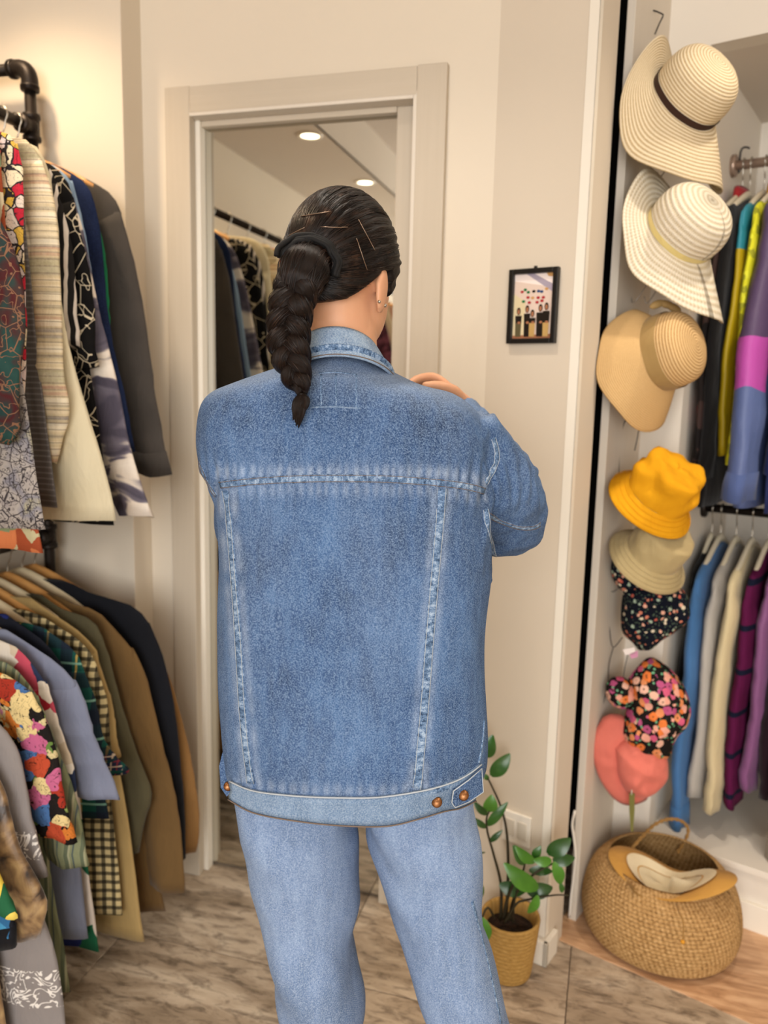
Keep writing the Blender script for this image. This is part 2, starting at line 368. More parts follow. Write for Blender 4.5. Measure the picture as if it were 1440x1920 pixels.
pp([(0, 0), (1, 0), (1, 1), (0, 1)], 0); pp([(0, 0), (1, 0), (1, .22), (0, .1)], 1); pp([(.3, .0), (.5, 0), (1, .18), (1, .3)], 2)
pp([(.8, 0), (1, 0), (1, .06), (.85, .05)], 3); pp([(0, .3), (.3, .42), (.3, 1), (0, 1)], 11); pp([(0, .95), (1, .93), (1, 1), (0, 1)], 7)
for i, (s, z, m_) in enumerate([(.2, .27, 8), (.28, .24, 9), (.36, .28, 9), (.5, .27, 4), (.62, .27, 10), (.7, .28, 10), (.82, .24, 3), (.36, .36, 8), (.48, .37, 3), (.62, .37, 8), (.75, .37, 8), (.25, .42, 9), (.4, .44, 8), (.6, .44, 8), (.72, .42, 8)]):
    pe(s, z, .045, .022, m_)
for (s, h, w, top, bot) in ((.14, .56, .085, 4, 5), (.36, .53, .08, 4, 4), (.5, .6, .085, 4, 6), (.7, .52, .1, 4, 4), (.85, .5, .085, 4, 6)):
    pp([(s-w, h+.08), (s+w, h+.08), (s+w*.9, .76), (s-w*.9, .76)], top); pp([(s-w*.9, .76), (s+w*.9, .76), (s+w*.8, .97), (s-w*.8, .97)], bot)
    pe(s, h+.01, .05, .06, 4); pe(s, h+.02, .032, .04, 7); pe(s+.02, .75, .04, .02, 7)
po = mk('photo_print', PV, PF, mats_p, pic, smooth=False)
for q, mi in zip(po.data.polygons, PM): q.material_index = mi
mk('frame_back', *prect(-hw_+0.002, hw_-0.002, -hh_+0.002, hh_-0.002, -0.0045, -0.0008), m_blackf, pic, smooth=False)

# ------------------------------------------------------------------ socket plate and switch insert low on the oblique wall
q0, q1 = onplane(946, 1514, CORN, BN), onplane(998, 1532, CORN, BN); q2 = onplane(995, 1588, CORN, BN)
so = empty('wall_socket', (q0+q1)/2*A([1, 1, 0])+ZZ*q2[2], 'white double wall socket plate low on the oblique wall behind the potted plant', 'socket')
sw_ = np.linalg.norm(q1-q0); sz1 = (q0[2]+q1[2])/2; sz0 = sz1-0.078
m_plast = M('white plastic', 0.35, spec=0.45); m_plast.col('e6dfd2'); m_plast2 = M('grey-white plastic', 0.4); m_plast2.col('cfc6b6')
def sbox(s0, s1, d0, d1, z0, z1, bev): return bbox(q0, s0, s1, d0, d1, z0, z1, bev)
mk('plate', *sbox(0, sw_, -0.009, 0.0, sz0, sz1, 0.003), m_plast, so, smooth=False)
for s in (0.12, 0.55): mk('insert', *sbox(s*sw_, (s+.33)*sw_, -0.0115, -0.006, sz0+0.018, sz1-0.018, 0.002), m_plast2, so, smooth=False)
# ------------------------------------------------------------------ cloth materials
def weave(m, s=900, st=0.12):
    w = m.noise(m.map(m.obj(), (26, 26, 9)), 1.0, 3, 0.55, 0.6); h = m.math('ADD', m.math('MULTIPLY', w, 1.0), m.math('MULTIPLY', m.noise(m.obj(), s, 2), st*0.5))
    m.bump(h, 0.55, 0.008); return m
def plain(name, c, c2=None, rough=0.85, nz=9, sheen=0.1):
    m = M(name, rough, spec=0.15, sheen=sheen); m.col(m.mix(m.noise(m.obj(), nz, 4), c, c2 or c)); return weave(m)
def denimm(name, dark, light, fade, nz=5):
    m = M(name, 0.85, spec=0.12); o = m.obj()
    big = m.ramp(m.noise(o, nz, 4), [(0.35, dark), (0.68, light)])
    sp = m.ramp(m.noise(o, 620, 2, 0.7), [(0.46, '000000'), (0.66, 'ffffff')])
    m.col(m.mix(m.math('MULTIPLY', sp, 0.5), big, fade)); return weave(m, 700, 0.2)
def vstripes(name, bg, bars, rot=0.0, rough=0.85):
    """bars = (colour, period, width, offset) along the lateral axis"""
    m = M(name, rough, spec=0.15); x = m.xyz(m.map(m.obj(), rot=(0, rot, 0)))[0]; c = bg
    for (k, p, w, of) in bars: c = m.mix(m.band(x, p, w, of), c, k)
    m.col(c); return weave(m)
def hstripes(name, bg, bars, rough=0.85, wob=0.0, axis=2):
    m = M(name, rough, spec=0.15); z = m.xyz(m.obj())[axis]
    if wob: z = m.math('ADD', z, m.math('MULTIPLY', m.noise(m.obj(), 40, 2), wob))
    c = bg
    for (k, p, w, of) in bars: c = m.mix(m.band(z, p, w, of), c, k)
    m.col(c); return weave(m)
def plaid(name, bg, v, h, rough=0.85):
    m = M(name, rough, spec=0.15); x, y, z = m.xyz(m.obj()); c = bg
    for (k, p, w, of, a) in v: c = m.mix(m.math('MULTIPLY', m.band(x, p, w, of), a), c, k)
    for (k, p, w, of, a) in h: c = m.mix(m.math('MULTIPLY', m.band(z, p, w, of), a), c, k)
    m.col(c); return weave(m)
def printed(name, cols, scale, line=None, lw=0.06, petal=0.0, rough=0.8, stretch=(1, 1, 1)):
    """blotches of flat colour, each cell one of cols, with optional outlines"""
    m = M(name, rough, spec=0.2); v = m.map(m.obj(), stretch)
    d = m.noise(v, scale*1.1, 3, col=True)
    vv = m.n.new('ShaderNodeVectorMath'); vv.operation = 'MULTIPLY_ADD'; vv.inputs[1].default_value = (0.6/scale,)*3
    m.t.links.new(d, vv.inputs[0]); m.t.links.new(v, vv.inputs[2])
    r = m.xyz(m.vor(vv.outputs[0], scale, out='Color'))[0]
    n = len(cols); c = m.ramp(r, [(i/n, k) for i, k in enumerate(cols)], True)
    if petal:
        r2 = m.xyz(m.vor(v, scale*2.7, out='Color'))[1]
        c = m.mix(m.math('LESS_THAN', r2, petal), c, m.ramp(r2, [(i*petal/n, k) for i, k in enumerate(cols[::-1])], True))
    if line:
        e = m.vor(vv.outputs[0], scale, 'DISTANCE_TO_EDGE'); c = m.mix(m.math('LESS_THAN', e, lw), c, line)
        e2 = m.math('ABSOLUTE', m.math('SUBTRACT', m.math('FRACT', m.math('MULTIPLY', m.noise(v, scale*1.3, 3), 9.0)), 0.5))
        c = m.mix(m.math('LESS_THAN', e2, lw*0.9), c, line)
    m.col(c); return weave(m)
def doodle(name, bg, line, scale, w=0.05, k=7.0, tint=None, rough=0.85):
    m = M(name, rough, spec=0.15); o = m.obj(); base = bg
    if tint: base = m.ramp(m.noise(o, scale*0.35, 3), [(0.3+0.4*i/max(1, len(tint)-1), c) for i, c in enumerate(tint)])
    e = m.math('ABSOLUTE', m.math('SUBTRACT', m.math('FRACT', m.math('MULTIPLY', m.noise(o, scale, 2, 0.6), k)), 0.5))
    c = m.mix(m.math('LESS_THAN', e, w), base, line)
    e = m.vor(o, scale*0.8, 'DISTANCE_TO_EDGE'); c = m.mix(m.math('LESS_THAN', e, w*0.35), c, line)
    m.col(c); return weave(m)

# ------------------------------------------------------------------ hanging garments
m_wood = M('varnished wood hanger', 0.4, spec=0.4); m_wood.col(m_wood.mix(m_wood.noise(m_wood.map(m_wood.obj(), (5, 60, 60)), 2, 4), 'c58a4a', 'dca868'))
m_woodp = M('pale wood hanger', 0.45, spec=0.4); m_woodp.col(m_woodp.mix(m_woodp.noise(m_woodp.map(m_woodp.obj(), (5, 60, 60)), 2, 4), 'd9c7a0', 'e4d6b6'))
m_plh = M('cream plastic hanger', 0.4, spec=0.4); m_plh.col('ddd2b8')
m_wire = M('steel wire', 0.3, metal=1); m_wire.col('b8b3a8')
m_pipe = M('blackened iron pipe', 0.45, metal=0.6, spec=0.4); m_pipe.col(m_pipe.mix(m_pipe.noise(m_pipe.obj(), 18, 4), '1b1715', '332b26'))
def hanger(O, U, V, half, mat, label, group, drop=0.075, rail_r=0.014, fat=1.0):
    """O = top of the rail directly above the hanger"""
    base = A(O)-ZZ*(0.155+drop)
    h = empty('coat_hanger', base, label, 'hanger', group)
    th = np.linspace(-0.5, 1.08, 14)*math.pi; r = rail_r+0.004
    hk = [A(O)-ZZ*rail_r+U*(r*math.cos(a))+ZZ*(r*math.sin(a)) for a in th[::-1]][:-1]
    hk = hk[:12]+[A(O)-ZZ*(rail_r+r+0.012)+U*0.008, A(O)-ZZ*(rail_r+r+0.03), A(O)-ZZ*(0.095)]
    mk('hook', *tube(catmull(hk, 26), 0.0019, 6), m_wire, h)
    us = np.linspace(-1, 1, 15); rings = []
    for u in us:
        z = -0.095-drop*(abs(u)**1.25); hh = 0.013*fat*(1-0.35*abs(u)) if abs(u) < 0.99 else 0.006
        c = A(O)+U*(half*u)+ZZ*z; t = 0.007*fat
        an = np.linspace(0, 2*math.pi, 8, endpoint=False)
        rings.append(c+np.cos(an)[:, None]*V*t+np.sin(an)[:, None]*ZZ*hh)
    mk('shoulder_bar', *loft(rings), mat, h)
    return h
def garment(name, label, cat, group, O, U, V, sh, body, sleeve, mat, sw=(0.15, 0.11), th=0.014, collar=None, cuff=None, seed=0, fold=0.007, rise=0.0, twist=0.0, short=False, cuff_mat=None, sleeve2=None):
    """a garment on a hanger. O: neck point under the rail; U lateral; V along the rail towards the viewer.
    sh: shoulder curve (u, z) from neck to tip; body: (u, z) from tip to hem corner; sleeve: outer edge (u, z) from tip to cuff"""
    O = A(O); R_ = random.Random(seed)
    sh = A(sh, float); body = A(body, float)
    zt, ztip, zb = sh[0, 1], sh[-1, 1], body[-1, 1]
    Ut = U*math.cos(twist)+V*math.sin(twist)
    root = empty(name, A([O[0], O[1], zb]), label, cat, group)
    prof = np.vstack([catmull(sh, 10)[:-1], catmull(body, 22)])
    k = [R_.uniform(18, 34), R_.uniform(36, 60)]; ph = [R_.uniform(0, 6), R_.uniform(0, 6)]
    nn = 18; rings = []
    for (hw, z) in prof:
        dn = float(sstep(ztip+0.02, ztip-0.35, z)) if zb < ztip-0.36 else float(sstep(ztip, zb, z)); hw = max(hw, 0.012)
        t = th*(0.45+0.55*float(sstep(zt, ztip, z)))
        us = np.sin(np.linspace(-math.pi/2, math.pi/2, nn))
        off = fold*dn*(np.sin(k[0]*us*hw+ph[0])+0.5*np.sin(k[1]*us*hw+ph[1]+2*z))
        env = np.sqrt(np.clip(1-us**6, 0, 1))
        zz = z+rise*us*dn
        off = off+dn*A([0.005*noise.noise(Vector((u_*hw*7+seed, z*3.5, seed)))+0.003*noise.noise(Vector((u_*hw*22+z*8, z*13, seed+5.))) for u_ in us])
        fr = O*A([1, 1, 0])+(us*hw)[:, None]*Ut+((t*env+off))[:, None]*V+zz[:, None]*ZZ
        bk = O*A([1, 1, 0])+(us*hw)[:, None]*Ut+((-t*env+off))[:, None]*V+zz[:, None]*ZZ
        rings.append(np.vstack([fr, bk[::-1][1:-1]]))
    mk('body', *loft(rings), mat, root)
    if sleeve is not None:
        so_ = catmull(A(sleeve, float), 22)
        for sgn, nm in ((1, 'sleeve'), (-1, 'sleeve')):
            if sgn < 0 and sleeve2: so_ = catmull(A(sleeve2, float), 22)
            rings = []; an = np.linspace(0, 2*math.pi, 16, endpoint=False); n_ = len(so_)
            for i, (u, z) in enumerate(so_):
                f = i/(n_-1); w = sw[0]+(sw[1]-sw[0])*f
                cap = min(1.0, 0.25+f*7)
                w2 = w*(0.55+0.45*cap)/2
                c = O*A([1, 1, 0])+Ut*(sgn*(u-w2))+ZZ*z+V*(0.004*math.sin(9*f+seed))
                wr = 1+0.14*np.sin(3*an+ph[0]+5*f)*f+0.07*np.sin(26*f+2*an+ph[1]); cr_n = 0.30*noise.noise(Vector((f*9, seed, sgn)))*f
                c = c+V*(0.007*noise.noise(Vector((f*5, seed+2., 0)))*f+0.004*noise.noise(Vector((f*17, seed+7., 0))))
                rings.append(c+(np.cos(an)*w2)[:, None]*Ut*sgn+((np.sin(an)+cr_n*np.cos(2*an)*.6)*th*1.15*cap*wr+0.0035*f*np.sin(np.cos(an)*5+ph[0]+3*f))[:, None]*V+(0.004*np.sin(an*2+ph[1])*f)[:, None]*ZZ)
            slo = mk(nm, *loft(rings), mat, root)
            if cuff:
                cr = rings[-max(3, int(cuff*22)):]
                cc = [r.mean(0)+(r-r.mean(0))*1.07-ZZ*0.003 for r in cr]
                mk('cuff', *loft(cc), cuff_mat or mat, slo)
    if collar:
        an = np.linspace(0.15*math.pi, 1.85*math.pi, 20); rings = []
        for (rr, dz) in ((0.058, -0.012), (0.056, 0.022), (0.06, 0.034), (0.067, 0.024), (0.076, -0.006)):
            rings.append(O*A([1, 1, 0])+ZZ*(zt+dz)+(np.sin(an)*rr)[:, None]*U+(-np.cos(an)*(0.016+0.1*(rr-0.056)))[:, None]*(-V))
        mk('collar', *loft(rings, False, False, False), mat if collar is True else collar, root)
    return root

# ------------------------------------------------------------------ left: two-level iron-pipe rack
XR, YUP, ZR1, ZR2 = -1.39, 1.70, 1.962, 0.965
def fit(c, d, r=0.021, l=0.05):
    c = A(c); d = A(d, float); e = np.cross(d, ZZ if abs(d[2]) < .9 else XA); e /= np.linalg.norm(e); e2 = np.cross(d, e)
    return revolve(c-d*l/2, d, e, e2, [(0.0005, 0), (r+.002, 0), (r+.003, .004), (r+.003, .011), (r, .013), (r, l-.013), (r+.003, l-.011), (r+.003, l-.004), (r+.002, l), (0.0005, l)], 16)
rack = empty('pipe_clothes_rack', (XR, YUP, 0), 'black iron-pipe clothes rack with two rails along the left wall', 'clothes rack')
YEND = -2.2; ZTOP = 2.085
for yy in (YUP, YEND):
    mk('upright_pipe', *tube([(XR, yy, 0.004), (XR, yy, ZTOP-0.03)], 0.0135, 14), m_pipe, rack)
    el = [A([XR, yy, ZTOP-0.036]), A([XR, yy, ZTOP-0.012]), A([XR-0.008, yy, ZTOP+0.004]), A([XR-0.024, yy, ZTOP+0.012]), A([XR-0.048, yy, ZTOP+0.012])]
    mk('elbow', *join(tube(catmull(el, 12), 0.0195, 16), fit((XR, yy, ZTOP-0.034), ZZ, 0.019, 0.014), fit((XR-0.046, yy, ZTOP+0.012), XA, 0.019, 0.014)), m_pipe, rack)
    mk('wall_arm', *tube([(XR-0.04, yy, ZTOP+0.012), (XL+0.004, yy, ZTOP+0.012)], 0.0135, 14), m_pipe, rack)
    mk('flange', *fit((XL+0.012, yy, ZTOP+0.012), XA, 0.036, 0.024), m_pipe, rack)
    mk('floor_flange', *fit((XR, yy, 0.013), ZZ, 0.036, 0.024), m_pipe, rack)
    for zr in (ZR1, ZR2):
        mk('tee', *join(fit((XR, yy, zr), ZZ, 0.0185, 0.062), fit((XR, yy+(-0.02 if yy > 0 else 0.02), zr), YA, 0.0185, 0.04)), m_pipe, rack)
for zr in (ZR1, ZR2): mk('rail_pipe', *tube([(XR, YUP, zr), (XR, YEND, zr)], 0.0135, 14), m_pipe, rack)

def rackg(name, label, cat, group, Y, sh, body, sleeve, mat, zr, neckz=None, hang=m_wood, hlabel=None, **kw):
    """outline given in picture pixels on the garment's own plane Y"""
    t = lambda pts: [((p := onY(x, y, Y))[0]-XR, p[2]) for x, y in pts]
    s = t(sh); b = t(body); sl = t(sleeve) if sleeve else None
    nz = (neckz or zr-0.115)-(0.045 if zr < 1.5 else 0)
    if zr < 1.5: kw.setdefault('collar', False); hang = m_woodp if rackg.n % 2 else hang
    s = [(0.045, nz), *[q for q in s]]
    kw.setdefault('collar', True); kw.setdefault('th', 0.009 if name in ('grey_inner_shirt', 'comic_print_shirt', 'colour_hem_shirt', 'chambray_shirt', 'green_shirt', 'geometric_shirt', 'red_floral_shirt') else 0.0125)
    rackg.n += 1
    g = garment(name, label, cat, group, (XR, Y, zr), XA, -YA, s, b, sl, mat, seed=rackg.n, **kw)
    hanger((XR, Y, zr+0.0135), XA, -YA, min(0.21, s[-1][0]-0.03), hang, hlabel or 'wooden coat hanger inside the '+' '.join(label.split(',')[0].split(' with ')[0].split(' hanging')[0].split(' whose ')[0].split(' beside ')[0].split()[:9]), 'coat hangers on the left rack', drop=0.075 if zr > 1.5 else 0.085, rail_r=0.0135, fat=1.0 if zr > 1.5 else 1.7)
    return g
rackg.n = 0
UP, LO = 'shirts on the upper rail', 'clothes on the lower rail'
# upper rail, from the mirror wall towards the camera
rackg('denim_shirt', 'charcoal denim shirt with long cuffed sleeve, last on the upper rail by the mirror wall', 'shirt', UP, 1.645,
      [(120, 318), (180, 345), (212, 368), (228, 400)], [(228, 400), (222, 560), (232, 760), (236, 800)], [(228, 398), (250, 480), (268, 585), (284, 690), (303, 800), (319, 890)],
      plain('charcoal denim', '37332f', '4b4540', 0.85, 14), ZR1, sw=(0.125, 0.085), cuff=0.09)
rackg('green_shirt', 'emerald green shirt squeezed between charcoal and navy denim shirts', 'shirt', UP, 1.60,
      [(110, 322), (160, 350), (178, 385)], [(178, 385), (182, 600), (190, 760)], [(180, 385), (194, 470), (206, 560), (212, 640), (216, 700)], plain('emerald cotton', '1c7a4c', '156540'), ZR1, sw=(0.12, 0.1))
rackg('navy_denim_jacket', 'dark navy denim shirt with orange-stitched shoulder on the upper rail', 'shirt', UP, 1.565,
      [(90, 305), (140, 328), (165, 350), (178, 382)], [(178, 382), (180, 600), (195, 780)], [(177, 378), (188, 440), (196, 520), (210, 620), (235, 750), (252, 845)], denimm('navy denim', '10162c', '1b2748', '2c3d66'), ZR1, sw=(0.13, 0.085))
rackg('chambray_shirt', 'pale blue chambray shirt beside the navy denim shirt', 'shirt', UP, 1.53,
      [(85, 305), (120, 325), (136, 345)], [(136, 345), (150, 600), (170, 800)], [(134, 338), (150, 400), (165, 460), (182, 560), (205, 680), (226, 780)], plain('pale chambray', '8fa6bd', '7d97b2'), ZR1, sw=(0.10, 0.085))
m_abs = M('grey and white abstract print', 0.8, spec=0.2); _o = m_abs.obj(); _z = m_abs.xyz(_o)[2]
m_abs.col(m_abs.ramp(m_abs.noise(m_abs.map(_o, (6, 6, 11)), 1.2, 3, 0.5, 0.8), [(0.40, '4a4552'), (0.47, '6a6470'), (0.52, 'd9cdbf'), (0.7, 'e8dfd2')])); weave(m_abs)
rackg('abstract_print_shirt', 'grey and white abstract print shirt, sleeve ending in a dark striped hem', 'shirt', UP, 1.50,
      [(80, 310), (115, 335), (136, 372)], [(136, 372), (150, 600), (190, 880)], [(136, 368), (160, 450), (183, 560), (212, 690), (238, 820), (262, 895), (291, 968)], m_abs, ZR1, sw=(0.10, 0.088))
rackg('scribble_shirt', 'black shirt scribbled all over with cream symbols', 'shirt', UP, 1.455,
      [(70, 300), (100, 312), (125, 338), (138, 372)], [(138, 372), (150, 560), (180, 760), (214, 985)], [(138, 370), (152, 430), (168, 510), (176, 600), (186, 690)], doodle('black cotton with cream scribble', '0b0a0a', 'cdbfa4', 21, 0.032, 4.0), ZR1, sw=(0.11, 0.1))
rackg('striped_shirt', 'black and white pinstriped shirt beside the cream shirt', 'shirt', UP, 1.415,
      [(60, 288), (92, 315), (108, 345)], [(108, 345), (118, 520), (135, 720)], [(108, 345), (122, 400), (134, 470), (142, 550), (148, 650)], vstripes('black and white stripe', '191716', [('c9bfb4', 0.016, 0.42, 0), ('191716', 0.032, 0.12, .1)]), ZR1, sw=(0.1, 0.09))
rackg('cream_shirt', 'plain cream shirt with long straight hem on the upper rail', 'shirt', UP, 1.375,
      [(40, 262), (75, 285), (95, 330)], [(95, 330), (108, 430), (118, 560), (140, 680), (168, 790), (198, 900), (216, 988)], [(95, 335), (106, 420), (112, 520), (120, 620)], plain('cream poplin', 'd3c8ab', 'c9bd9d'), ZR1, sw=(0.1, 0.09), rise=0.012, hang=m_woodp)
m_trib = M('woven tribal stripe', 0.9, spec=0.1); _z = m_trib.xyz(m_trib.obj())[2]; _c = 'd8c6a4'
for (k, p, w, of) in (('8a7f6d', 0.031, 0.3, .1), ('a9765f', 0.13, 0.22, .35), ('5d5a66', 0.17, 0.12, .6), ('c7b48d', 0.012, 0.5, 0), ('e6dac0', 0.05, 0.25, .2), ('8f8a6a', 0.21, 0.14, .1), ('6b5a52', 0.013, 0.16, .5)):
    _c = m_trib.mix(m_trib.math('MULTIPLY', m_trib.band(_z, p, w, of), 0.75), _c, k)
m_trib.col(m_trib.mix(m_trib.math('MULTIPLY', m_trib.noise(m_trib.obj(), 160, 2), 0.5), _c, 'e2d3b2')); weave(m_trib, 400, 0.3)
rackg('tribal_stripe_shirt', 'beige woven shirt banded with rust, grey and green tribal stripes', 'shirt', UP, 1.335,
      [(30, 258), (58, 272), (80, 302)], [(80, 302), (82, 560), (84, 700)], [(78, 298), (96, 360), (107, 440), (112, 520), (119, 620), (122, 690), (131, 755), (121, 805), (106, 866)], m_trib, ZR1, sw=(0.088, 0.072), hang=m_wood)
rackg('grey_inner_shirt', 'dark grey ribbed shirt below the tribal stripe shirt', 'shirt', UP, 1.31,
      [(10, 262), (35, 285)], [(35, 285), (60, 600), (85, 800), (110, 952)], None, hstripes('dark grey rib', '57524f', [('6d6865', 0.011, 0.3, 0)]), ZR1)
rackg('comic_print_shirt', 'white shirt with red and yellow comic line drawings', 'shirt', UP, 1.28,
      [(0, 245), (18, 256), (32, 275)], [(32, 275), (40, 500), (46, 800), (60, 930)], [(30, 268), (42, 330), (46, 420), (47, 560), (47, 680), (46, 790)], printed('comic print', ['e0cfbf', 'd8c6c2', 'e3d2b0', 'c0263a', 'd9b04a', 'd9cbc8'], 36, '2a2426', 0.04), ZR1, sw=(0.09, 0.08))
rackg('colour_hem_shirt', 'orange and sage print shirt whose hem shows under the grey paisley shirt', 'shirt', UP, 1.255,
      [(-20, 255), (0, 280)], [(0, 280), (30, 700), (60, 900), (86, 1036)], None, printed('orange sage print', ['b9b08a', '7f8a66', 'c9774a', '9c4a2c', 'd9c8a4'], 24), ZR1)
rackg('grey_paisley_shirt', 'silver grey paisley shirt with dark diamond motif, hem hanging over the lower rail', 'shirt', UP, 1.22,
      [(-45, 262), (-20, 300)], [(-20, 300), (20, 640), (38, 720), (56, 820), (66, 905), (88, 1012)], None, doodle('silver paisley', '9a938e', '3a3537', 52, 0.085, 6.0, ['8d8684', 'a9a199', '7f7d86', 'b2aa86']), ZR1, rise=0.02)
rackg('paisley_velvet_shirt', 'dark teal and maroon paisley shirt, nearest on the upper rail', 'shirt', UP, 1.185,
      [(-70, 290), (-40, 320)], [(-40, 320), (-30, 600), (-10, 760)], [(-40, 330), (0, 410), (28, 480), (44, 560), (46, 640), (36, 730), (34, 800), (12, 832)], doodle('teal maroon paisley', '1f3a38', '7d5a44', 30, 0.05, 5.0, ['1c3533', '2c4a44', '23403c', '4a1d1f', '1f3a38', '5b2a22']), ZR1, sw=(0.12, 0.1))
tropic = M('tropical flowers', 0.8, spec=0.2); _o = tropic.obj(); _w = tropic.noise(_o, 30, 3, col=True)
_v = tropic.n.new('ShaderNodeVectorMath'); _v.operation = 'MULTIPLY_ADD'; _v.inputs[1].default_value = (.055, .055, .055); tropic.t.links.new(_w, _v.inputs[0]); tropic.t.links.new(_o, _v.inputs[2]); _v = _v.outputs[0]
_r = tropic.xyz(tropic.vor(_v, 24, out='Color'))[0]; _d = tropic.vor(_v, 24); _cols = ['c9963c', 'b3482c', 'b85f84', '45699a', 'd6c088', '9c3020', 'c8752f', 'cf8aa0']
_c = tropic.mix(tropic.math('LESS_THAN', tropic.vor(_v, 34), .34), '14100e', tropic.ramp(tropic.xyz(tropic.vor(_v, 34, out='Color'))[1], [(0, '8fa35c'), (.4, '5d7a3a'), (.7, 'c9b98a')], True))
_c = tropic.mix(tropic.math('LESS_THAN', _d, .62), _c, tropic.ramp(_r, [(i/8, k) for i, k in enumerate(_cols)], True))
_ln = tropic.math('ABSOLUTE', tropic.math('SUBTRACT', tropic.math('FRACT', tropic.math('MULTIPLY', tropic.noise(_v, 40, 2), 7.0)), .5)); tropic.col(tropic.mix(tropic.math('LESS_THAN', _ln, .04), _c, '2a1a14')); weave(tropic)
# lower rail
rackg('camel_coat', 'camel brown coat, last on the lower rail against the mirror casing', 'coat', LO, 1.645,
      [(180, 1120), (260, 1165), (290, 1205)], [(290, 1205), (300, 1400), (310, 1560)], [(290, 1205), (318, 1275), (340, 1350), (358, 1420), (370, 1490), (373, 1560), (366, 1602)], plain('camel wool', '8f6a3d', '7a5832'), ZR2, sw=(0.12, 0.085), neckz=ZR2-0.09)
rackg('navy_blazer', 'black-navy blazer with broad padded shoulder on the lower rail', 'jacket', LO, 1.60,
      [(120, 1088), (160, 1108), (225, 1128), (258, 1142), (284, 1175)], [(284, 1175), (280, 1300), (290, 1480), (300, 1560)], [(280, 1168), (302, 1225), (320, 1290), (334, 1360), (341, 1440), (344, 1520), (347, 1612)], plain('black navy wool', '0d0e13', '14161d'), ZR2, sw=(0.15, 0.11), neckz=ZR2-0.07, hang=m_woodp, hlabel='broad pale wooden hanger in the black-navy blazer')
rackg('tan_jacket', 'tan brown jacket whose long sleeve hangs lowest on the lower rail', 'jacket', LO, 1.55,
      [(95, 1112), (135, 1132), (182, 1146), (225, 1190), (250, 1220)], [(250, 1220), (250, 1400), (275, 1560), (308, 1712)], [(248, 1216), (270, 1262), (290, 1330), (308, 1400), (326, 1480), (340, 1580), (350, 1672)], plain('tan gabardine', '6f5531', '5f482a'), ZR2, sw=(0.15, 0.10), neckz=ZR2-0.08)
rackg('olive_jacket', 'dull olive jacket with elbow-bent sleeve beside the tan jacket', 'jacket', LO, 1.505,
      [(75, 1115), (112, 1140), (172, 1162), (192, 1195)], [(192, 1195), (200, 1400), (225, 1600)], [(190, 1192), (214, 1260), (234, 1330), (256, 1410), (284, 1492), (272, 1540), (262, 1600)], plain('olive twill', '57513a', '484330'), ZR2, sw=(0.14, 0.095), neckz=ZR2-0.08)
rackg('khaki_shirt', 'khaki beige long shirt with straight hem near the floor', 'shirt', LO, 1.465,
      [(48, 1118), (90, 1145), (150, 1185), (182, 1220)], [(182, 1220), (200, 1320), (226, 1450), (246, 1560), (262, 1680), (275, 1762)], [(182, 1222), (202, 1290), (216, 1360), (226, 1420)], plain('khaki cotton', 'a98f5e', '9a8152'), ZR2, sw=(0.1, 0.1), neckz=ZR2-0.075)
rackg('gingham_shirt', 'cream and black gingham check shirt on the lower rail', 'shirt', LO, 1.425,
      [(52, 1145), (110, 1175), (160, 1210), (182, 1248)], [(182, 1248), (196, 1400), (214, 1560), (228, 1718)], [(182, 1246), (196, 1300), (206, 1370), (210, 1430)], plaid('cream black gingham', 'c3b183', [('0f0d0c', 0.021, 0.42, 0, .8)], [('0f0d0c', 0.021, 0.42, .3, .8)]), ZR2, sw=(0.1, 0.1), neckz=ZR2-0.08)
m_navyck = plaid('navy check', '1c2238', [('b9a58f', 0.022, 0.12, 0, .9), ('7a2a30', 0.022, 0.1, .5, .8)], [('b9a58f', 0.022, 0.12, 0, .9), ('7a2a30', 0.022, 0.1, .5, .8)])
m_grpl = plaid('green plaid', '174a42', [('1a1d2e', 0.07, 0.4, 0, .8), ('b99a4e', 0.07, 0.06, .5, .8)], [('1a1d2e', 0.08, 0.4, .2, .7), ('7fae9a', 0.08, 0.06, .6, .8)])
rackg('green_plaid_shirt', 'teal green plaid shirt with a navy checked turn-up on its sleeve', 'shirt', LO, 1.385,
      [(60, 1170), (100, 1190), (142, 1222), (160, 1262)], [(160, 1262), (176, 1400), (200, 1540)], [(160, 1258), (178, 1320), (196, 1385), (216, 1425), (236, 1448)], m_grpl, ZR2, sw=(0.1, 0.085), neckz=ZR2-0.085, cuff=0.3, cuff_mat=m_navyck)
rackg('geometric_shirt', 'navy, red, white and green geometric print shirt beside the plaid shirt', 'shirt', LO, 1.35,
      [(0, 1150), (40, 1172), (85, 1205), (112, 1240)], [(112, 1240), (135, 1400), (160, 1600), (186, 1785)], [(112, 1238), (130, 1300), (142, 1360)], printed('geometric print', ['12151f', '1f2a66', 'd3c6b8', '12151f', 'a3202c', '1b5a3c'], 7.5), ZR2, sw=(0.1, 0.1), neckz=ZR2-0.09)
rackg('blue_grey_shirt', 'plain blue-grey short-sleeved shirt on the lower rail', 'shirt', LO, 1.315,
      [(0, 1178), (50, 1205), (110, 1245), (142, 1280)], [(142, 1280), (135, 1420), (145, 1600), (160, 1765)], [(140, 1276), (164, 1330), (186, 1400), (208, 1458), (228, 1500)], plain('blue grey cotton', '6e7488', '7d8295'), ZR2, sw=(0.14, 0.13), neckz=ZR2-0.09)
rackg('red_floral_shirt', 'red and white tropical leaf shirt behind the striped sage shirt', 'shirt', LO, 1.28,
      [(0, 1200), (50, 1232), (85, 1280)], [(85, 1280), (120, 1400), (150, 1560)], [(85, 1278), (106, 1330), (124, 1390), (140, 1450), (152, 1520)], printed('red tropical', ['d6cabb', 'a02430', 'c9b8a0', '27324f', 'b8485a', 'd9cfc0'], 20), ZR2, sw=(0.1, 0.1), neckz=ZR2-0.09)
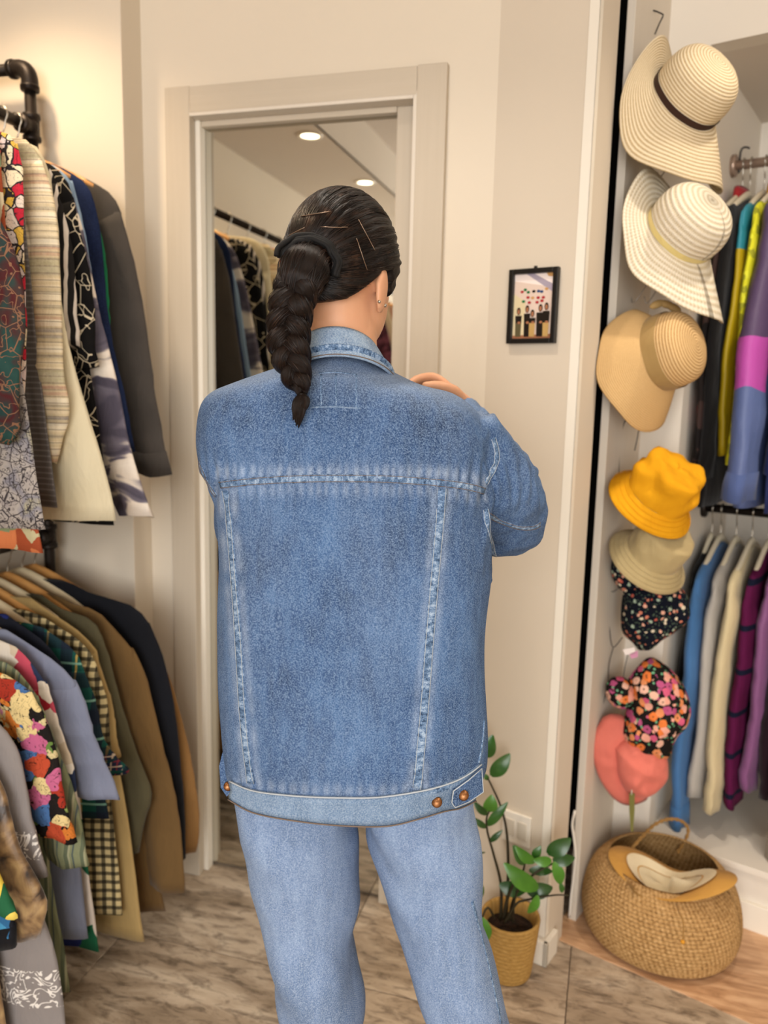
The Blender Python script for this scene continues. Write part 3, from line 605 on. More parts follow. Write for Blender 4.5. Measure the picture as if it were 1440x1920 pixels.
rackg('sage_stripe_shirt', 'sage green shirt with fine darker vertical stripes', 'shirt', LO, 1.25,
      [(0, 1238), (40, 1265), (72, 1308)], [(72, 1308), (85, 1420), (95, 1600), (120, 1760), (134, 1858)], [(72, 1305), (98, 1370), (120, 1440), (142, 1510), (164, 1590), (169, 1625)], vstripes('sage stripe', '7d8263', [('5d6550', 0.03, 0.3, 0), ('4f5a58', 0.03, 0.1, .5), ('98987a', 0.03, 0.12, .75)]), ZR2, sw=(0.11, 0.1), neckz=ZR2-0.1)
rackg('tropical_shirt', 'bright tropical flower shirt in black, orange, pink, blue and yellow', 'shirt', LO, 1.215,
      [(-20, 1255), (20, 1270), (62, 1300)], [(62, 1300), (75, 1420), (85, 1560)], [(62, 1296), (86, 1345), (104, 1410), (120, 1475), (134, 1530), (145, 1578)], tropic, ZR2, sw=(0.11, 0.10), neckz=ZR2-0.1)
# grey kaftan with white scroll embroidery
m_kaf = M('warm grey cotton with white scroll borders', 0.85, spec=0.12); _o = m_kaf.obj(); _z = m_kaf.xyz(_o)[2]
_sc = m_kaf.math('ABSOLUTE', m_kaf.math('SUBTRACT', m_kaf.math('FRACT', m_kaf.math('MULTIPLY', m_kaf.noise(_o, 26, 2, 0.5, 1.2), 6.0)), 0.5))
_ln = m_kaf.math('LESS_THAN', _sc, 0.16)
def zband(m, z, a, b): return m.math('MULTIPLY', m.math('GREATER_THAN', z, a), m.math('LESS_THAN', z, b))
KZ = onY(40, 1990, 1.165)[2]
_b1 = zband(m_kaf, _z, onY(60, 1905, 1.165)[2]-KZ, onY(60, 1838, 1.165)[2]-KZ); _b2 = zband(m_kaf, _z, onY(70, 1635, 1.165)[2]-KZ, onY(70, 1585, 1.165)[2]-KZ)
m_kaf.col(m_kaf.mix(m_kaf.math('MULTIPLY', _ln, m_kaf.math('MAXIMUM', _b1, _b2)), m_kaf.mix(m_kaf.noise(_o, 8, 3), '7c7674', '8b8583'), 'ddd8d2')); weave(m_kaf)
rackg('grey_kaftan', 'warm grey long shirt with white scroll embroidery at sleeve and hem', 'shirt', LO, 1.165,
      [(-60, 1290), (-30, 1320)], [(-30, 1320), (20, 1480), (60, 1660), (100, 1800), (122, 1990)], [(-30, 1318), (22, 1395), (48, 1470), (64, 1540), (78, 1600), (89, 1648)], m_kaf, ZR2, sw=(0.12, 0.10), neckz=ZR2-0.12)
m_leo = M('brown satin with soft dark spots', 0.35, spec=0.5, sheen=0.3); m_leo.col(m_leo.ramp(m_leo.noise(m_leo.obj(), 22, 3, 0.5, 0.5), [(0.38, '2a1a0e'), (0.5, '7d6140'), (0.65, 'a88b5f')])); weave(m_leo)
rackg('leopard_blouse', 'shiny brown satin blouse with blurred dark spots', 'blouse', LO, 1.125,
      [(-90, 1330), (-60, 1370)], [(-60, 1370), (-40, 1560), (-10, 1780), (22, 1990)], [(-58, 1365), (8, 1490), (30, 1560), (55, 1625), (82, 1690), (84, 1720), (70, 1765)], m_leo, ZR2, sw=(0.11, 0.09), neckz=ZR2-0.13)
rackg('blue_hem_shirt', 'blue and black printed sleeve poking out under the yellow shirt', 'shirt', LO, 1.09,
      [(-120, 1360), (-95, 1400)], [(-95, 1400), (-70, 1600), (-40, 1800)], [(-95, 1398), (-50, 1560), (-5, 1680), (20, 1735), (29, 1775)], printed('blue black print', ['2a5f8a', '3f86ad', '10131c', '2a5f8a'], 18), ZR2, sw=(0.1, 0.09), neckz=ZR2-0.14, cuff=0.08, cuff_mat=plain('black rib', '101014'))
rackg('yellow_leaf_shirt', 'lemon yellow shirt with dark green leaf print, nearest on the lower rail', 'shirt', LO, 1.055,
      [(-150, 1390), (-120, 1430)], [(-120, 1430), (-100, 1600), (-60, 1800)], [(-120, 1428), (-60, 1540), (-15, 1620), (15, 1675), (39, 1714)], printed('yellow leaf print', ['d9bd4a', 'e0c85e', 'd9bd4a', '1f5a3a', 'e4d27a'], 13), ZR2, sw=(0.12, 0.1), neckz=ZR2-0.15)
# garments further along the rail, behind the camera position and met only in the mirror
_mir = [('plum_knit', 'mottled plum knit cardigan on the upper rail beyond the photographer', '5a2f3d'), ('ivory_shirt', 'ivory linen shirt on the upper rail beyond the photographer', 'd8cbb0'), ('rose_shirt', 'dusty rose shirt on the upper rail beyond the photographer', 'b98f7c'), ('sand_shirt', 'sand coloured shirt on the upper rail beyond the photographer', 'c9b187'), ('olive_overshirt', 'pale olive overshirt on the upper rail beyond the photographer', 'a39a68'), ('slate_shirt', 'slate blue shirt on the upper rail beyond the photographer', '58687c')]
for i in range(12):
    nm, lb, c = _mir[i % 6]; Y = 1.06-0.15*i-(0.3 if i > 5 else 0)
    s = [(0.045, ZR1-.115), (0.12, ZR1-.14), (0.22, ZR1-.175)]; b = [(0.22, ZR1-.175), (0.235, ZR1-.5), (0.25, ZR1-.85)]; sl = [(0.222, ZR1-.172), (0.29, ZR1-.4), (0.33, ZR1-.75)]
    gm = plain('rail '+nm, c, c) if 'plum' not in nm else printed('plum knit', ['5a2f3d', '3c1d2a', '7a4656'], 60)
    lab = lb if i < 6 else lb.replace('beyond the photographer', 'at its far end by the shop window').replace('shirt on', 'long-sleeved shirt on').replace('cardigan on', 'pullover on').replace('overshirt', 'work shirt')
    garment(nm, lab, 'shirt', UP, (XR, Y, ZR1), XA, -YA, s, b, sl, gm, seed=60+i, collar=True)
    hanger((XR, Y, ZR1+.0135), XA, -YA, 0.19, m_wood, 'wooden coat hanger inside the '+lab.split(' on ')[0]+(' by the shop window' if i > 5 else ''), 'coat hangers on the left rack', rail_r=0.0135)
# ------------------------------------------------------------------ the woman trying on the jacket, seen from behind
DP = 1.15
skin = M('skin', 0.5, spec=0.35); skin.b.inputs['Subsurface Weight'].default_value = 0.12; skin.b.inputs['Subsurface Radius'].default_value = (0.02, 0.008, 0.004)
skin.col(skin.mix(skin.noise(skin.obj(), 30, 4), 'd6a380', 'cb9471')); skin.bump(skin.noise(skin.obj(), 500, 2), 0.08, 0.0006)
def hairmat(name, c1, c2, c3):
    m = M(name, 0.45, spec=0.22); u = m.uv(); v = m.map(u, (70, 2.2, 1)); n1 = m.noise(v, 1, 4, 0.65, 0.3); v2 = m.map(u, (240, 5, 1)); n2 = m.noise(v2, 1, 3, 0.6)
    m.col(m.ramp(m.mix(0.4, n1, n2), [(0.32, c1), (0.52, c2), (0.7, c3)])); m.bump(m.mix(0.5, n1, n2), 0.55, 0.004)
    m.b.inputs['Anisotropic'].default_value = 0.4; return m
m_hair = hairmat('dark brown hair', '060403', '120b08', '2a1b13'); m_braid = hairmat('dark brown braided hair', '070403', '160d09', '33201600'[:6])
def denim_jacket(name, dk, md, lt, sp, stretch=(1, 1, 1), worn=False):
    m = M(name, 0.88, spec=0.12); o = m.obj()
    a = m.noise(m.map(o, stretch), 5.5, 5, 0.6); b = m.noise(m.map(o, (55, 55, 14)), 1.0, 4, 0.65)
    big = m.ramp(m.mix(0.4, a, b), [(0.34, dk), (0.5, md), (0.68, lt)])
    x, y, z = m.xyz(o)
    tw = m.math('SINE', m.math('MULTIPLY', m.math('ADD', m.math('ADD', x, m.math('MULTIPLY', y, 0.3)), m.math('MULTIPLY', z, 0.9)), 3200.0))
    s1 = m.noise(o, 560, 3, 0.8); s = m.math('ADD', m.math('MULTIPLY', s1, 1.0), m.math('MULTIPLY', tw, 0.05))
    f = m.ramp(s, [(0.44, '000000'), (0.66, 'ffffff')]); c = m.mix(m.math('MULTIPLY', f, 0.62), big, sp)
    g = m.ramp(s, [(0.25, 'ffffff'), (0.44, '000000')]); c = m.mix(m.math('MULTIPLY', g, 0.55), c, dk)
    
    if worn:  # denim wear, with light on the shoulder tops painted in
        an = m.n.new('ShaderNodeAttribute'); an.attribute_name = 'wear_and_shading'; c = m.mix(m.math('MULTIPLY', an.outputs['Fac'], m.math('ADD', m.math('MULTIPLY', s1, 0.9), 0.1)), c, 'b4c4d8')
    m.col(c); m.bump(s1, 0.35, 0.0012); return m
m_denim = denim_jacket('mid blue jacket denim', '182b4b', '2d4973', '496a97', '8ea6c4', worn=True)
m_denimj = denim_jacket('washed jeans denim', '4f6688', '6880a6', '839bbd', 'b2c2d8', (1, 1, 0.6))
m_band = denim_jacket('pale washed waistband denim', '4b6482', '637c9b', '7e96b0', 'a9b9cb')
def seam_mat(name, dk, lt):
    m = M(name, 0.85, spec=0.12); u = m.uv(); n = m.noise(m.map(u, (1, 130, 1)), 1, 3, 0.6); e = m.noise(m.obj(), 700, 2)
    m.col(m.ramp(m.mix(0.35, n, e), [(0.36, dk), (0.5, '5f7a9c'), (0.62, lt)])); m.bump(n, 0.6, 0.002); return m
m_seam = seam_mat('worn seam denim', '22344f', '9fb2c8'); m_thread = M('tan stitching thread', 0.7); m_thread.col('6f6158'); m_threadw = M('pale stitching thread', 0.7); m_threadw.col('a9b1b8')
m_copper = M('antique copper button', 0.35, metal=0.9); m_copper.col(m_copper.mix(m_copper.noise(m_copper.obj(), 200, 3), '5a3a24', '9a6a44'))

person = empty('person', atD(650, 1545, DP)*A([1, 1, 0]), 'woman with a dark braid seen from behind, trying on a blue denim jacket and jeans', 'person')
def prow(yS, xL, xR, b, yB=None, n=40, pw=2.5, D=DP, fb=0.9):
    L, R = atD(xL, yS, D), atD(xR, yS, D); c = (L+R)/2; a = ((R-L)@RH)/2
    zs = c[2]; zb = atD((xL+xR)/2, yB, D-b)[2] if yB else zs
    th = np.linspace(0, 2*math.pi, n, endpoint=False); cs, sn = np.cos(th), np.sin(th)
    X = a*np.sign(cs)*np.abs(cs)**(2/pw); Yv = np.where(sn < 0, b, b*fb)*np.sign(sn)*np.abs(sn)**(2/pw)
    lat = ((L+(R-L)*((X/a+1)/2)[:, None])[:, 2]-zs)*1.0
    z = zs+lat+(zb-zs)*np.clip(-sn, 0, 1)**1.5
    return c*A([1, 1, 0])+X[:, None]*RH+Yv[:, None]*FH+z[:, None]*ZZ
ROWS = [(664, 588, 690, .055, None), (684, 556, 716, .072, None), (698, 508, 736, .086, None), (710, 462, 762, .098, None), (720, 428, 792, .104, None), (734, 398, 846, .110, None), (756, 380, 880, .118, None),
        (790, 373, 906, .127, None), (840, 373, 920, .135, 842), (885, 384, 918, .139, 887), (920, 400, 912, .14, 923), (965, 409, 912, .142, 970), (1080, 412, 922, .145, 1092), (1200, 413, 909, .146, 1226), (1330, 420, 914, .147, 1365), (1410, 427, 913, .147, 1448), (1450, 433, 903, .146, 1496), (1472, 440, 892, .140, 1508)]
rowsS = catmull([(r[0], r[1], r[2], r[3], r[4] or r[0]) for r in ROWS], 60)
torso = loft([prow(*r) for r in rowsS])
def ptube(pts, n=18, cap=True):
    q = catmull(pts, 26); P = A([atD(x, y, DP+d) for x, y, d, r in q]); return tube(P, q[:, 3], n)
# right sleeve (raised elbow, forearm folded up to the shoulder) and left sleeve (arm bent to the front)
slR1 = ptube([(858, 806, 0.0, .058), (890, 860, .015, .068), (924, 915, .05, .071), (944, 955, .09, .066), (942, 988, .12, .057), (938, 1000, .14, .045)])
slR2 = ptube([(944, 985, .13, .058), (938, 950, .17, .058), (922, 890, .23, .053), (898, 835, .28, .047), (872, 790, .31, .044), (858, 768, .325, .041)])
slL1 = ptube([(440, 790, .02, .052), (450, 850, .04, .060), (468, 925, .07, .058), (470, 990, .11, .056), (478, 1020, .13, .048)])
slL2 = ptube([(474, 1010, .13, .054), (520, 990, .22, .052), (580, 940, .31, .046), (640, 880, .36, .042)])
JV, JF, JN = remesh(join(torso, slR1, slR2, slL1, slL2), 0.0055, 5)
# drape: soft vertical folds, puckers under the yoke and random creases
def crease(p, n):
    q = Vector((p-A(person.location)).tolist()); s = (p-C0); x = 720+FPX*(s@CR)/(s@CF); y = 960-FPX*(s@CU)/(s@CF)
    d = 0.006*noise.noise(q*6.0)+0.0035*noise.noise(Vector((q.x*16, q.y*16, q.z*9)))
    low = min(max((y-960)/300, 0), 1)
    d += low*0.004*noise.noise(Vector((q.x*17, q.y*17, q.z*2.5+3)))
    pk = math.exp(-((y-885)/26)**2)+0.8*math.exp(-((y-932)/22)**2); d += 0.0026*pk*math.sin(x*0.34+3*noise.noise(q*20))
    if x > 905 and y < 1090:      # crumpled sleeve
        d += 0.010*noise.noise(Vector((q.x*14+q.z*9, q.y*14, q.z*12)))+0.004*noise.noise(q*40)
    hm = math.exp(-((y-1470)/22)**2); d += 0.0016*hm*math.sin(x*0.42)
    return d
JV = A([p+n*crease(p, n) for p, n in zip(JV, JN)])
def wear_and_shading(p, n):
    s = p-C0; x = 720+FPX*(s@CR)/(s@CF); y = 960-FPX*(s@CU)/(s@CF); q = Vector((p*22).tolist())
    st = 0.5+0.5*math.sin(x*0.36+4*noise.noise(q)); yk = 902+18*max(0, (x-780)/130)**2
    w = st*(0.85*math.exp(-((y-yk+16)/13)**2)+0.5*math.exp(-((y-yk-16)/13)**2)) if 405 < x < 912 else 0
    hy = 1478+14*math.sin(math.pi*(x-436)/460); w += (0.5+0.5*math.sin(x*.3))*0.55*math.exp(-((y-hy+8)/11)**2)
    for (x0, x1, y0, y1) in ((424, 470, 918, 1468), (829, 782, 916, 1478)):
        if y0 < y < y1:
            xs = x0+(x1-x0)*(y-y0)/(y1-y0); w += (0.35+0.45*noise.noise(Vector((0, 0, y*.03+x0))))*math.exp(-((abs(x-xs)-13)/6)**2)
    w += 0.42*float(sstep(0.35, 0.95, n[2]))+0.16*max(0, noise.noise(Vector((p[0]*9, p[1]*9, p[2]*3))))  # shoulder shading painted in by upward normal; the rest is random fade
    return min(max(w, 0), 1)
JW = [wear_and_shading(p, n) for p, n in zip(JV, JN)]
jacket = mk('denim_jacket', JV, JF, m_denim, person); _at = jacket.data.attributes.new('wear_and_shading', 'FLOAT', 'POINT'); _at.data.foreach_set('value', JW); jacket['label'] = 'oversized mid-blue denim jacket'
BV = BVHTree.FromPolygons(JV.tolist(), JF)
def cast(bv, x, y):
    d = Vector(ray(x, y).tolist()).normalized(); h = bv.ray_cast(Vector(C0.tolist()), d, 6)
    return (A(h[0]), A(h[1])) if h[0] is not None else None
def project(bv, pts, n):
    P, N = [], []
    for x, y in catmull(A(pts, float), n):
        h = cast(bv, x, y)
        if h is not None: P.append(h[0]); N.append(h[1])
    P, N = A(P), A(N)
    for _ in range(2):
        N[1:-1] = (N[:-2]+N[1:-1]*2+N[2:])/4; P[1:-1] = (P[:-2]+P[1:-1]*2+P[2:])/4
    N /= np.linalg.norm(N, axis=1)[:, None]; return P, N
def ribbon(P, N, w, h=0.0014, off=0.0):
    T = np.gradient(P, axis=0); T /= np.linalg.norm(T, axis=1)[:, None]; S = np.cross(N, T); S /= np.linalg.norm(S, axis=1)[:, None]
    w = np.broadcast_to(w, (len(P),))[:, None]/2; sec = [(-1, -.6), (-.92, .7), (-.4, 1), (.4, 1), (.92, .7), (1, -.6)]
    rings = [P+S*(w*a+off)+N*(h*b) for a, b in sec]; rings = [A([r[i] for r in rings]) for i in range(len(P))]
    V, F = loft(rings, True, True, True)
    L = np.concatenate([[0], np.cumsum(np.linalg.norm(np.diff(P, axis=0), axis=1))])
    uv = [(a*0.5+.5, l) for l in L for a, b in sec]
    return V, F, uv
def seam(pts, n, w, mat=None, threads=(), tm=None, h=0.0014, name='seam'):
    P, N = project(BV, pts, n)
    if len(P) < 4: return
    V, F, uv = ribbon(P, N, w, h); s = mk(name, V, F, mat or m_seam, jacket, uv=uv)
    T = np.gradient(P, axis=0); T /= np.linalg.norm(T, axis=1)[:, None]; S = np.cross(N, T)
    for k in threads: mk('stitch_line', *tube(P+S*(k*w)+N*(h+0.0003), 0.00042, 5), tm or m_thread, s)
seam([(413, 909), (480, 902), (560, 898), (650, 897), (740, 899), (830, 906), (880, 913), (908, 921)], 90, 0.0115, threads=(-.36, .36), name='yoke_seam')
seam([(424, 920), (430, 980), (438, 1080), (447, 1200), (454, 1320), (461, 1400), (470, 1468)], 70, 0.0135, threads=(-.4, .4), tm=m_threadw, name='back_seam')
seam([(829, 916), (824, 980), (815, 1080), (805, 1200), (796, 1320), (789, 1400), (782, 1478)], 70, 0.0135, threads=(-.4, .4), tm=m_threadw, name='back_seam')
seam([(924, 822), (930, 845), (930, 865), (920, 888), (911, 905)], 24, 0.010, threads=(-.4, .4), tm=m_threadw, name='armhole_seam')
seam([(910, 955), (915, 990), (921, 1020), (930, 1050), (940, 1070)], 24, 0.010, threads=(-.4, .4), tm=m_threadw, name='armhole_seam')
seam([(915, 966), (945, 980), (975, 989), (1000, 989), (1012, 983)], 26, 0.008, threads=(-.4, .4), name='sleeve_seam')
seam([(374, 868), (384, 893), (396, 915), (406, 930)], 18, 0.008, threads=(-.4, .4), name='sleeve_seam')
seam([(908, 1350), (905, 1390), (898, 1430)], 14, 0.006, name='side_seam')
for pts in ([(597, 700), (630, 698), (668, 702)], [(586, 764), (625, 763), (676, 766)], [(602, 702), (602, 760)], [(630, 702), (630, 760)], [(668, 702), (668, 764)]):
    seam(pts, 20, 0.0022, m_seam if pts[0][1] < 760 else m_band, h=0.0006, name='patch_stitch')
# waistband
def strip(top, bot, n, off, mat, name, parent, thick=0.003):
    a, na = project(BV, top, n); cb = catmull(A(bot, float), n); b = []
    m_ = min(len(a), n); a, na = a[:m_], na[:m_]; cb = cb[:m_]
    for i in range(m_):     # lower edge hangs from the upper one at the same depth
        d = ray(*cb[i]); k = ((a[i]-C0)@FH-0.002)/(d@FH); b.append(C0+d*k)
    b = A(b); nm = na*A([1, 1, 0]); nm /= np.linalg.norm(nm, axis=1)[:, None]
    rings = []
    for i in range(m_):
        r = [a[i]-nm[i]*0.004, a[i]+nm[i]*off]+[a[i]+(b[i]-a[i])*t+nm[i]*(off+0.0015*math.sin(9*t)) for t in (.25, .5, .75)]+[b[i]+nm[i]*off, b[i]-nm[i]*thick]
        rings.append(A(r))
    V, F = loft(rings, True, True, True); return mk(name, V, F, mat, parent), a, b, nm
BT = [(436, 1464), (480, 1481), (560, 1490), (640, 1493), (710, 1492), (780, 1482), (830, 1470), (870, 1453), (898, 1432)]
BB = [(433, 1498), (480, 1522), (560, 1537), (640, 1545), (725, 1546), (790, 1531), (830, 1519), (860, 1513), (888, 1500)]
wb, wa, wbt, wn_ = strip(BT, BB, 70, 0.0035, m_band, 'waistband', jacket)
mk('stitch_line', *tube(wa+wn_*0.0045, 0.0011, 6), m_threadw, wb); mk('stitch_line', *tube(wbt+wn_*0.0045, 0.0010, 6), m_thread, wb)
seam([(440, 1474), (480, 1490), (560, 1500), (640, 1503), (710, 1502), (780, 1492), (850, 1470)], 60, 0.012, h=0.0045, name='waist_seam')
def button(x, y, D, r=0.0075):
    c = atD(x, y, D); n = -ray(x, y); n /= np.linalg.norm(n); e = np.cross(n, ZZ); e /= np.linalg.norm(e); e2 = np.cross(n, e)
    return revolve(c, n, e, e2, [(0.0005, .006), (r*.8, .0055), (r, .004), (r, .003), (r*.35, .002), (r*.35, -.006)], 18)
i_tab = int(len(wa)*0.9)
Dt = lambda i: float((wa[i]-C0)@FH)
mk('metal_button', *button(819, 1504, Dt(int(len(wa)*.82))-0.004), m_copper, wb)
tab_px = [(850, 1482), (878, 1462), (903, 1440), (906, 1484), (880, 1502), (853, 1513), (847, 1504)]
tp = A([atD(x, y, Dt(min(len(wa)-1, int(len(wa)*(.86+.12*(x-848)/58))))-0.007) for x, y in tab_px]); tn = -FH
tabm = mk('side_tab', *loft([tp-tn*0.004, tp+tn*0.001, tp.mean(0)+(tp-tp.mean(0))*.9+tn*0.003]), m_denim, wb, smooth=False)
mk('stitch_line', *tube(np.vstack([tp, tp[:1]])+tn*0.0018, 0.0009, 5), m_threadw, tabm); mk('metal_button', *button(869, 1491, Dt(int(len(wa)*.9))-0.010), m_copper, tabm)
tl = A([atD(x, y, DP-0.03) for x, y in [(430, 1398), (420, 1405), (414, 1430), (417, 1470), (428, 1486), (437, 1478)]])
tabl = mk('side_tab', *loft([tl-tn*-0.012, tl+tn*0.0, tl.mean(0)+(tl-tl.mean(0))*.85+tn*0.003]), m_denim, wb, smooth=False); mk('metal_button', *button(428, 1474, DP-0.045, .007), m_copper, tabl)
# collar: standing band folded over
NB = atD(634, 660, DP-0.005)
def cring(rx, rb, rf, yb, side_drop, front_drop, dx=0.0, n=44):
    th = np.linspace(-1.5*math.pi+0.35, 0.5*math.pi-0.35, n); zb = atD(634, yb, DP-rb)[2]; s = np.sin(th); c = np.cos(th)
    z = zb-np.where(s < 0, side_drop*(1+s), side_drop+(front_drop-side_drop)*s)
    return NB*A([1, 1, 0])+RH*(dx+c*rx)[:, None]+FH*np.where(s < 0, s*rb, s*rf)[:, None]+ZZ*z[:, None]
cr_ = [cring(.053, .056, .06, 672, .035, .07), cring(.054, .058, .06, 640, .034, .07), cring(.056, .060, .06, 616, .034, .075), cring(.058, .0615, .062, 612, .034, .078), cring(.062, .066, .066, 617, .036, .08),
       cring(.070, .076, .076, 640, .038, .085, .004), cring(.078, .086, .084, 662, .04, .09, .006), cring(.080, .0885, .085, 667, .041, .092, .007), cring(.077, .084, .082, 669, .041, .092, .006)]
cv, cf = loft(cr_, False, False, False); cN = len(cr_[0]); uvc = [(i*0.012, j*0.006) for i in range(len(cr_)) for j in range(cN)]
m_coll = denim_jacket('faded collar denim', '52698a', '7f98b4', 'a7bacd', 'c7d3de')
collar = mk('collar', cv, cf, m_coll, jacket)
for rr in (cr_[5]*.55+cr_[6]*.45, cr_[6]*.55+cr_[7]*.45): mk('stitch_line', *tube(rr+ (rr-NB*A([1,1,0])-ZZ*rr[:, 2:3])*0.012, 0.0008, 5), m_thread, collar)
sc2 = cr_[5]*.45+cr_[6]*.55; sN = (sc2-NB)*A([1, 1, 0]); sN /= np.linalg.norm(sN, axis=1)[:, None]; v_, f_, u_ = ribbon(sc2+sN*0.001, sN, 0.010, 0.0012); mk('collar_seam', v_, f_, m_seam, collar, uv=u_)

# --- jeans
LEG = dict(L=[(1440, 436, 640), (1500, 440, 655), (1545, 444, 664), (1600, 456, 668), (1660, 473, 670), (1720, 490, 672), (1780, 505, 673), (1850, 518, 672), (1920, 526, 673), (1990, 534, 674)],
           R=[(1440, 690, 892), (1500, 684, 890), (1545, 682, 887), (1600, 697, 889), (1660, 714, 896), (1720, 733, 906), (1780, 756, 920), (1850, 782, 937), (1920, 808, 955), (1990, 832, 972)])
def legrows(k):
    out = []
    for y, a, b in catmull(A(LEG[k], float), 22): out.append(prow(y, a, b, 0.088-0.00002*max(0, y-1600), n=28, pw=2.2))
    c0_, c1_ = out[-4].mean(0), out[-1].mean(0); dr = (c1_-c0_)/(c0_[2]-c1_[2])*0.55; last = out[-1]; c = last.mean(0)
    for z in np.linspace(c[2], 0.03, 7)[1:]: out.append((last-c)*(1-0.18*(c[2]-z)/c[2])*A([1, 1, 0])+(c+dr*(c[2]-z))*A([1, 1, 0])+ZZ*z)
    return out
legL, legR = legrows('L'), legrows('R')
pelvis = loft([prow(y, a, b, .092, n=32) for y, a, b in ((1300, 450, 885), (1370, 445, 888), (1420, 442, 890), (1450, 450, 885))])
KV, KF, KN = remesh(join(loft(legL), loft(legR), pelvis), 0.0065, 5)
def jcrease(p):
    q = Vector((p-A(person.location)).tolist())
    return 0.015*noise.noise(Vector((q.x*7+q.z*5, q.y*6, q.z*7)))+0.007*noise.noise(Vector((q.x*13+q.z*11, q.y*13, q.z*12)))
KV = A([p+n*jcrease(p) for p, n in zip(KV, KN)])
jeans = mk('jeans', KV, KF, m_denimj, person); jeans['label'] = 'light washed blue jeans'
BK = BVHTree.FromPolygons(KV.tolist(), KF)
for pts in ([(893, 1690), (910, 1750), (925, 1810), (938, 1870), (948, 1919)],):
    P, N = project(BK, [(x-8, y) for x, y in pts], 30); v_, f_, u_ = ribbon(P, N, 0.006, 0.001); mk('side_seam', v_, f_, m_seam, jeans, uv=u_)
m_shoe = M('white leather', 0.5); m_shoe.col('d9d4cc'); m_sole = M('rubber sole', 0.7); m_sole.col('e4e0d8')
for lg in (legL, legR):
    c = lg[-1].mean(0)*A([1, 1, 0])+FH*0.05
    def shr(s, z): 
        th = np.linspace(0, 2*math.pi, 24, endpoint=False); return c+RH*(np.cos(th)*0.043*s)[:, None]+FH*(np.sin(th)*0.125*s)[:, None]+ZZ*z
    sh_ = mk('shoe', *loft([shr(.95, .022), shr(1, .03), shr(.97, .05), shr(.8, .07), shr(.55, .09)]), m_shoe, person); mk('sole', *loft([shr(1, .004), shr(1.04, .008), shr(1.04, .022), shr(.98, .026)]), m_sole, sh_)

# --- body under the clothes, neck, head and hands: one continuous skin
HC = atD(642, 490, DP+0.005); ps, tl_ = math.radians(29), math.radians(9)
Ff = FH*math.cos(ps)+RH*math.sin(ps); Fr = RH*math.cos(ps)-FH*math.sin(ps); Fu = ZZ*math.cos(tl_)+Ff*math.sin(tl_); Ff = Ff*math.cos(tl_)-ZZ*math.sin(tl_)
HX = (Fr, Ff, Fu)
def hp(x, y, z): return HC+Fr*x+Ff*y+Fu*z
shapes = [ell(HC, HX, (.066, .083, .088), 28, 18), ell(hp(0, .026, -.052), HX, (.056, .062, .080), 28, 18), ell(hp(0, .03, -.112), HX, (.034, .044, .022)), ell(hp(0, .088, -.046), HX, (.011, .016, .02)),
          ell(hp(0, .072, -.018), HX, (.045, .018, .012)), ell(hp(0, .083, -.085), HX, (.02, .01, .008)), ell(hp(.03, .068, -.035), HX, (.012, .012, .009)), ell(hp(-.03, .068, -.035), HX, (.012, .012, .009))]
nk = catmull(A([NB-ZZ*0.06, NB+ZZ*0.0, NB+ZZ*0.04+FH*.004, hp(0, -.008, -.05)]), 12); shapes.append(tube(nk, np.linspace(.060, .050, 12), 24))
for sg in (1, -1):
    ax = (Fr*math.cos(.12)*sg+Ff*math.sin(.12), Ff*math.cos(.12)-Fr*sg*math.sin(.12), Fu)
    shapes.append(ell(hp(sg*.070, -.002, -.042), ax, (.0055, .017, .031))); shapes.append(ell(hp(sg*.066, .004, -.066), ax, (.005, .008, .010)))
shapes.append(loft([prow(r[0], r[1]+22+(60 if r[0] < 740 else 0), r[2]-30-(60 if r[0] < 740 else 0), max(.04, r[3]-.02), None) for r in ROWS[2:13]]))
for k in ('L', 'R'): shapes.append(loft([(r-r.mean(0))*.8+r.mean(0) for r in (legL if k == 'L' else legR)]))
def limb(pts): q = catmull(pts, 20); return tube(A([atD(x, y, DP+d) for x, y, d, r in q]), q[:, 3], 14)
shapes += [limb([(840, 800, .01, .045), (915, 930, .06, .04), (936, 975, .12, .030), (918, 895, .22, .022), (876, 800, .31, .021), (864, 760, .33, .021)]),
           limb([(460, 790, .02, .045), (480, 925, .07, .04), (476, 1010, .13, .036), (580, 940, .31, .03), (660, 860, .38, .025)])]
def hand(Wp, du, dl, dn, curl, flip=1):
    """palm from wrist point: du along the fingers, dl towards the thumb, dn out of the palm"""
    du, dl, dn = [v/np.linalg.norm(v) for v in (du, dl, dn)]
    P = lambda u, l, n: Wp+du*u+dl*l+dn*n
    out = [loft([P(u, 0, 0)+np.cos(t_)[:, None]*dl*w+np.sin(t_)[:, None]*dn*.013 for u, w in ((-.01, .024), (.02, .032), (.05, .038), (.075, .038), (.085, .034)) for t_ in [np.linspace(0, 2*math.pi, 16, endpoint=False)]])]
    for l, ln in ((.028, .070), (.010, .078), (-.009, .073), (-.027, .058)):
        p = P(.078, l, 0); pts = [P(.05, l, 0), p]; a = 0.25
        for s, dc in ((.45, curl), (.3, curl*1.2), (.25, curl*.8)):
            a += dc; p = p+(du*math.cos(a)+dn*math.sin(a))*ln*s; pts.append(p)
        out.append(tube(catmull(A(pts), 14), np.linspace(.0095, .0072, 14), 10)); out.append(ell(pts[-1], (du, dl, dn), (.0072,)*3, 10, 8))
    tp_ = [P(.012, .02, .004), P(.035, .045, .008), P(.06, .054, .018), P(.082, .05, .03)]
    out.append(tube(catmull(A(tp_), 12), np.linspace(.012, .0082, 12), 10)); out.append(ell(tp_[-1], (du, dl, dn), (.0082,)*3, 10, 8)); return out
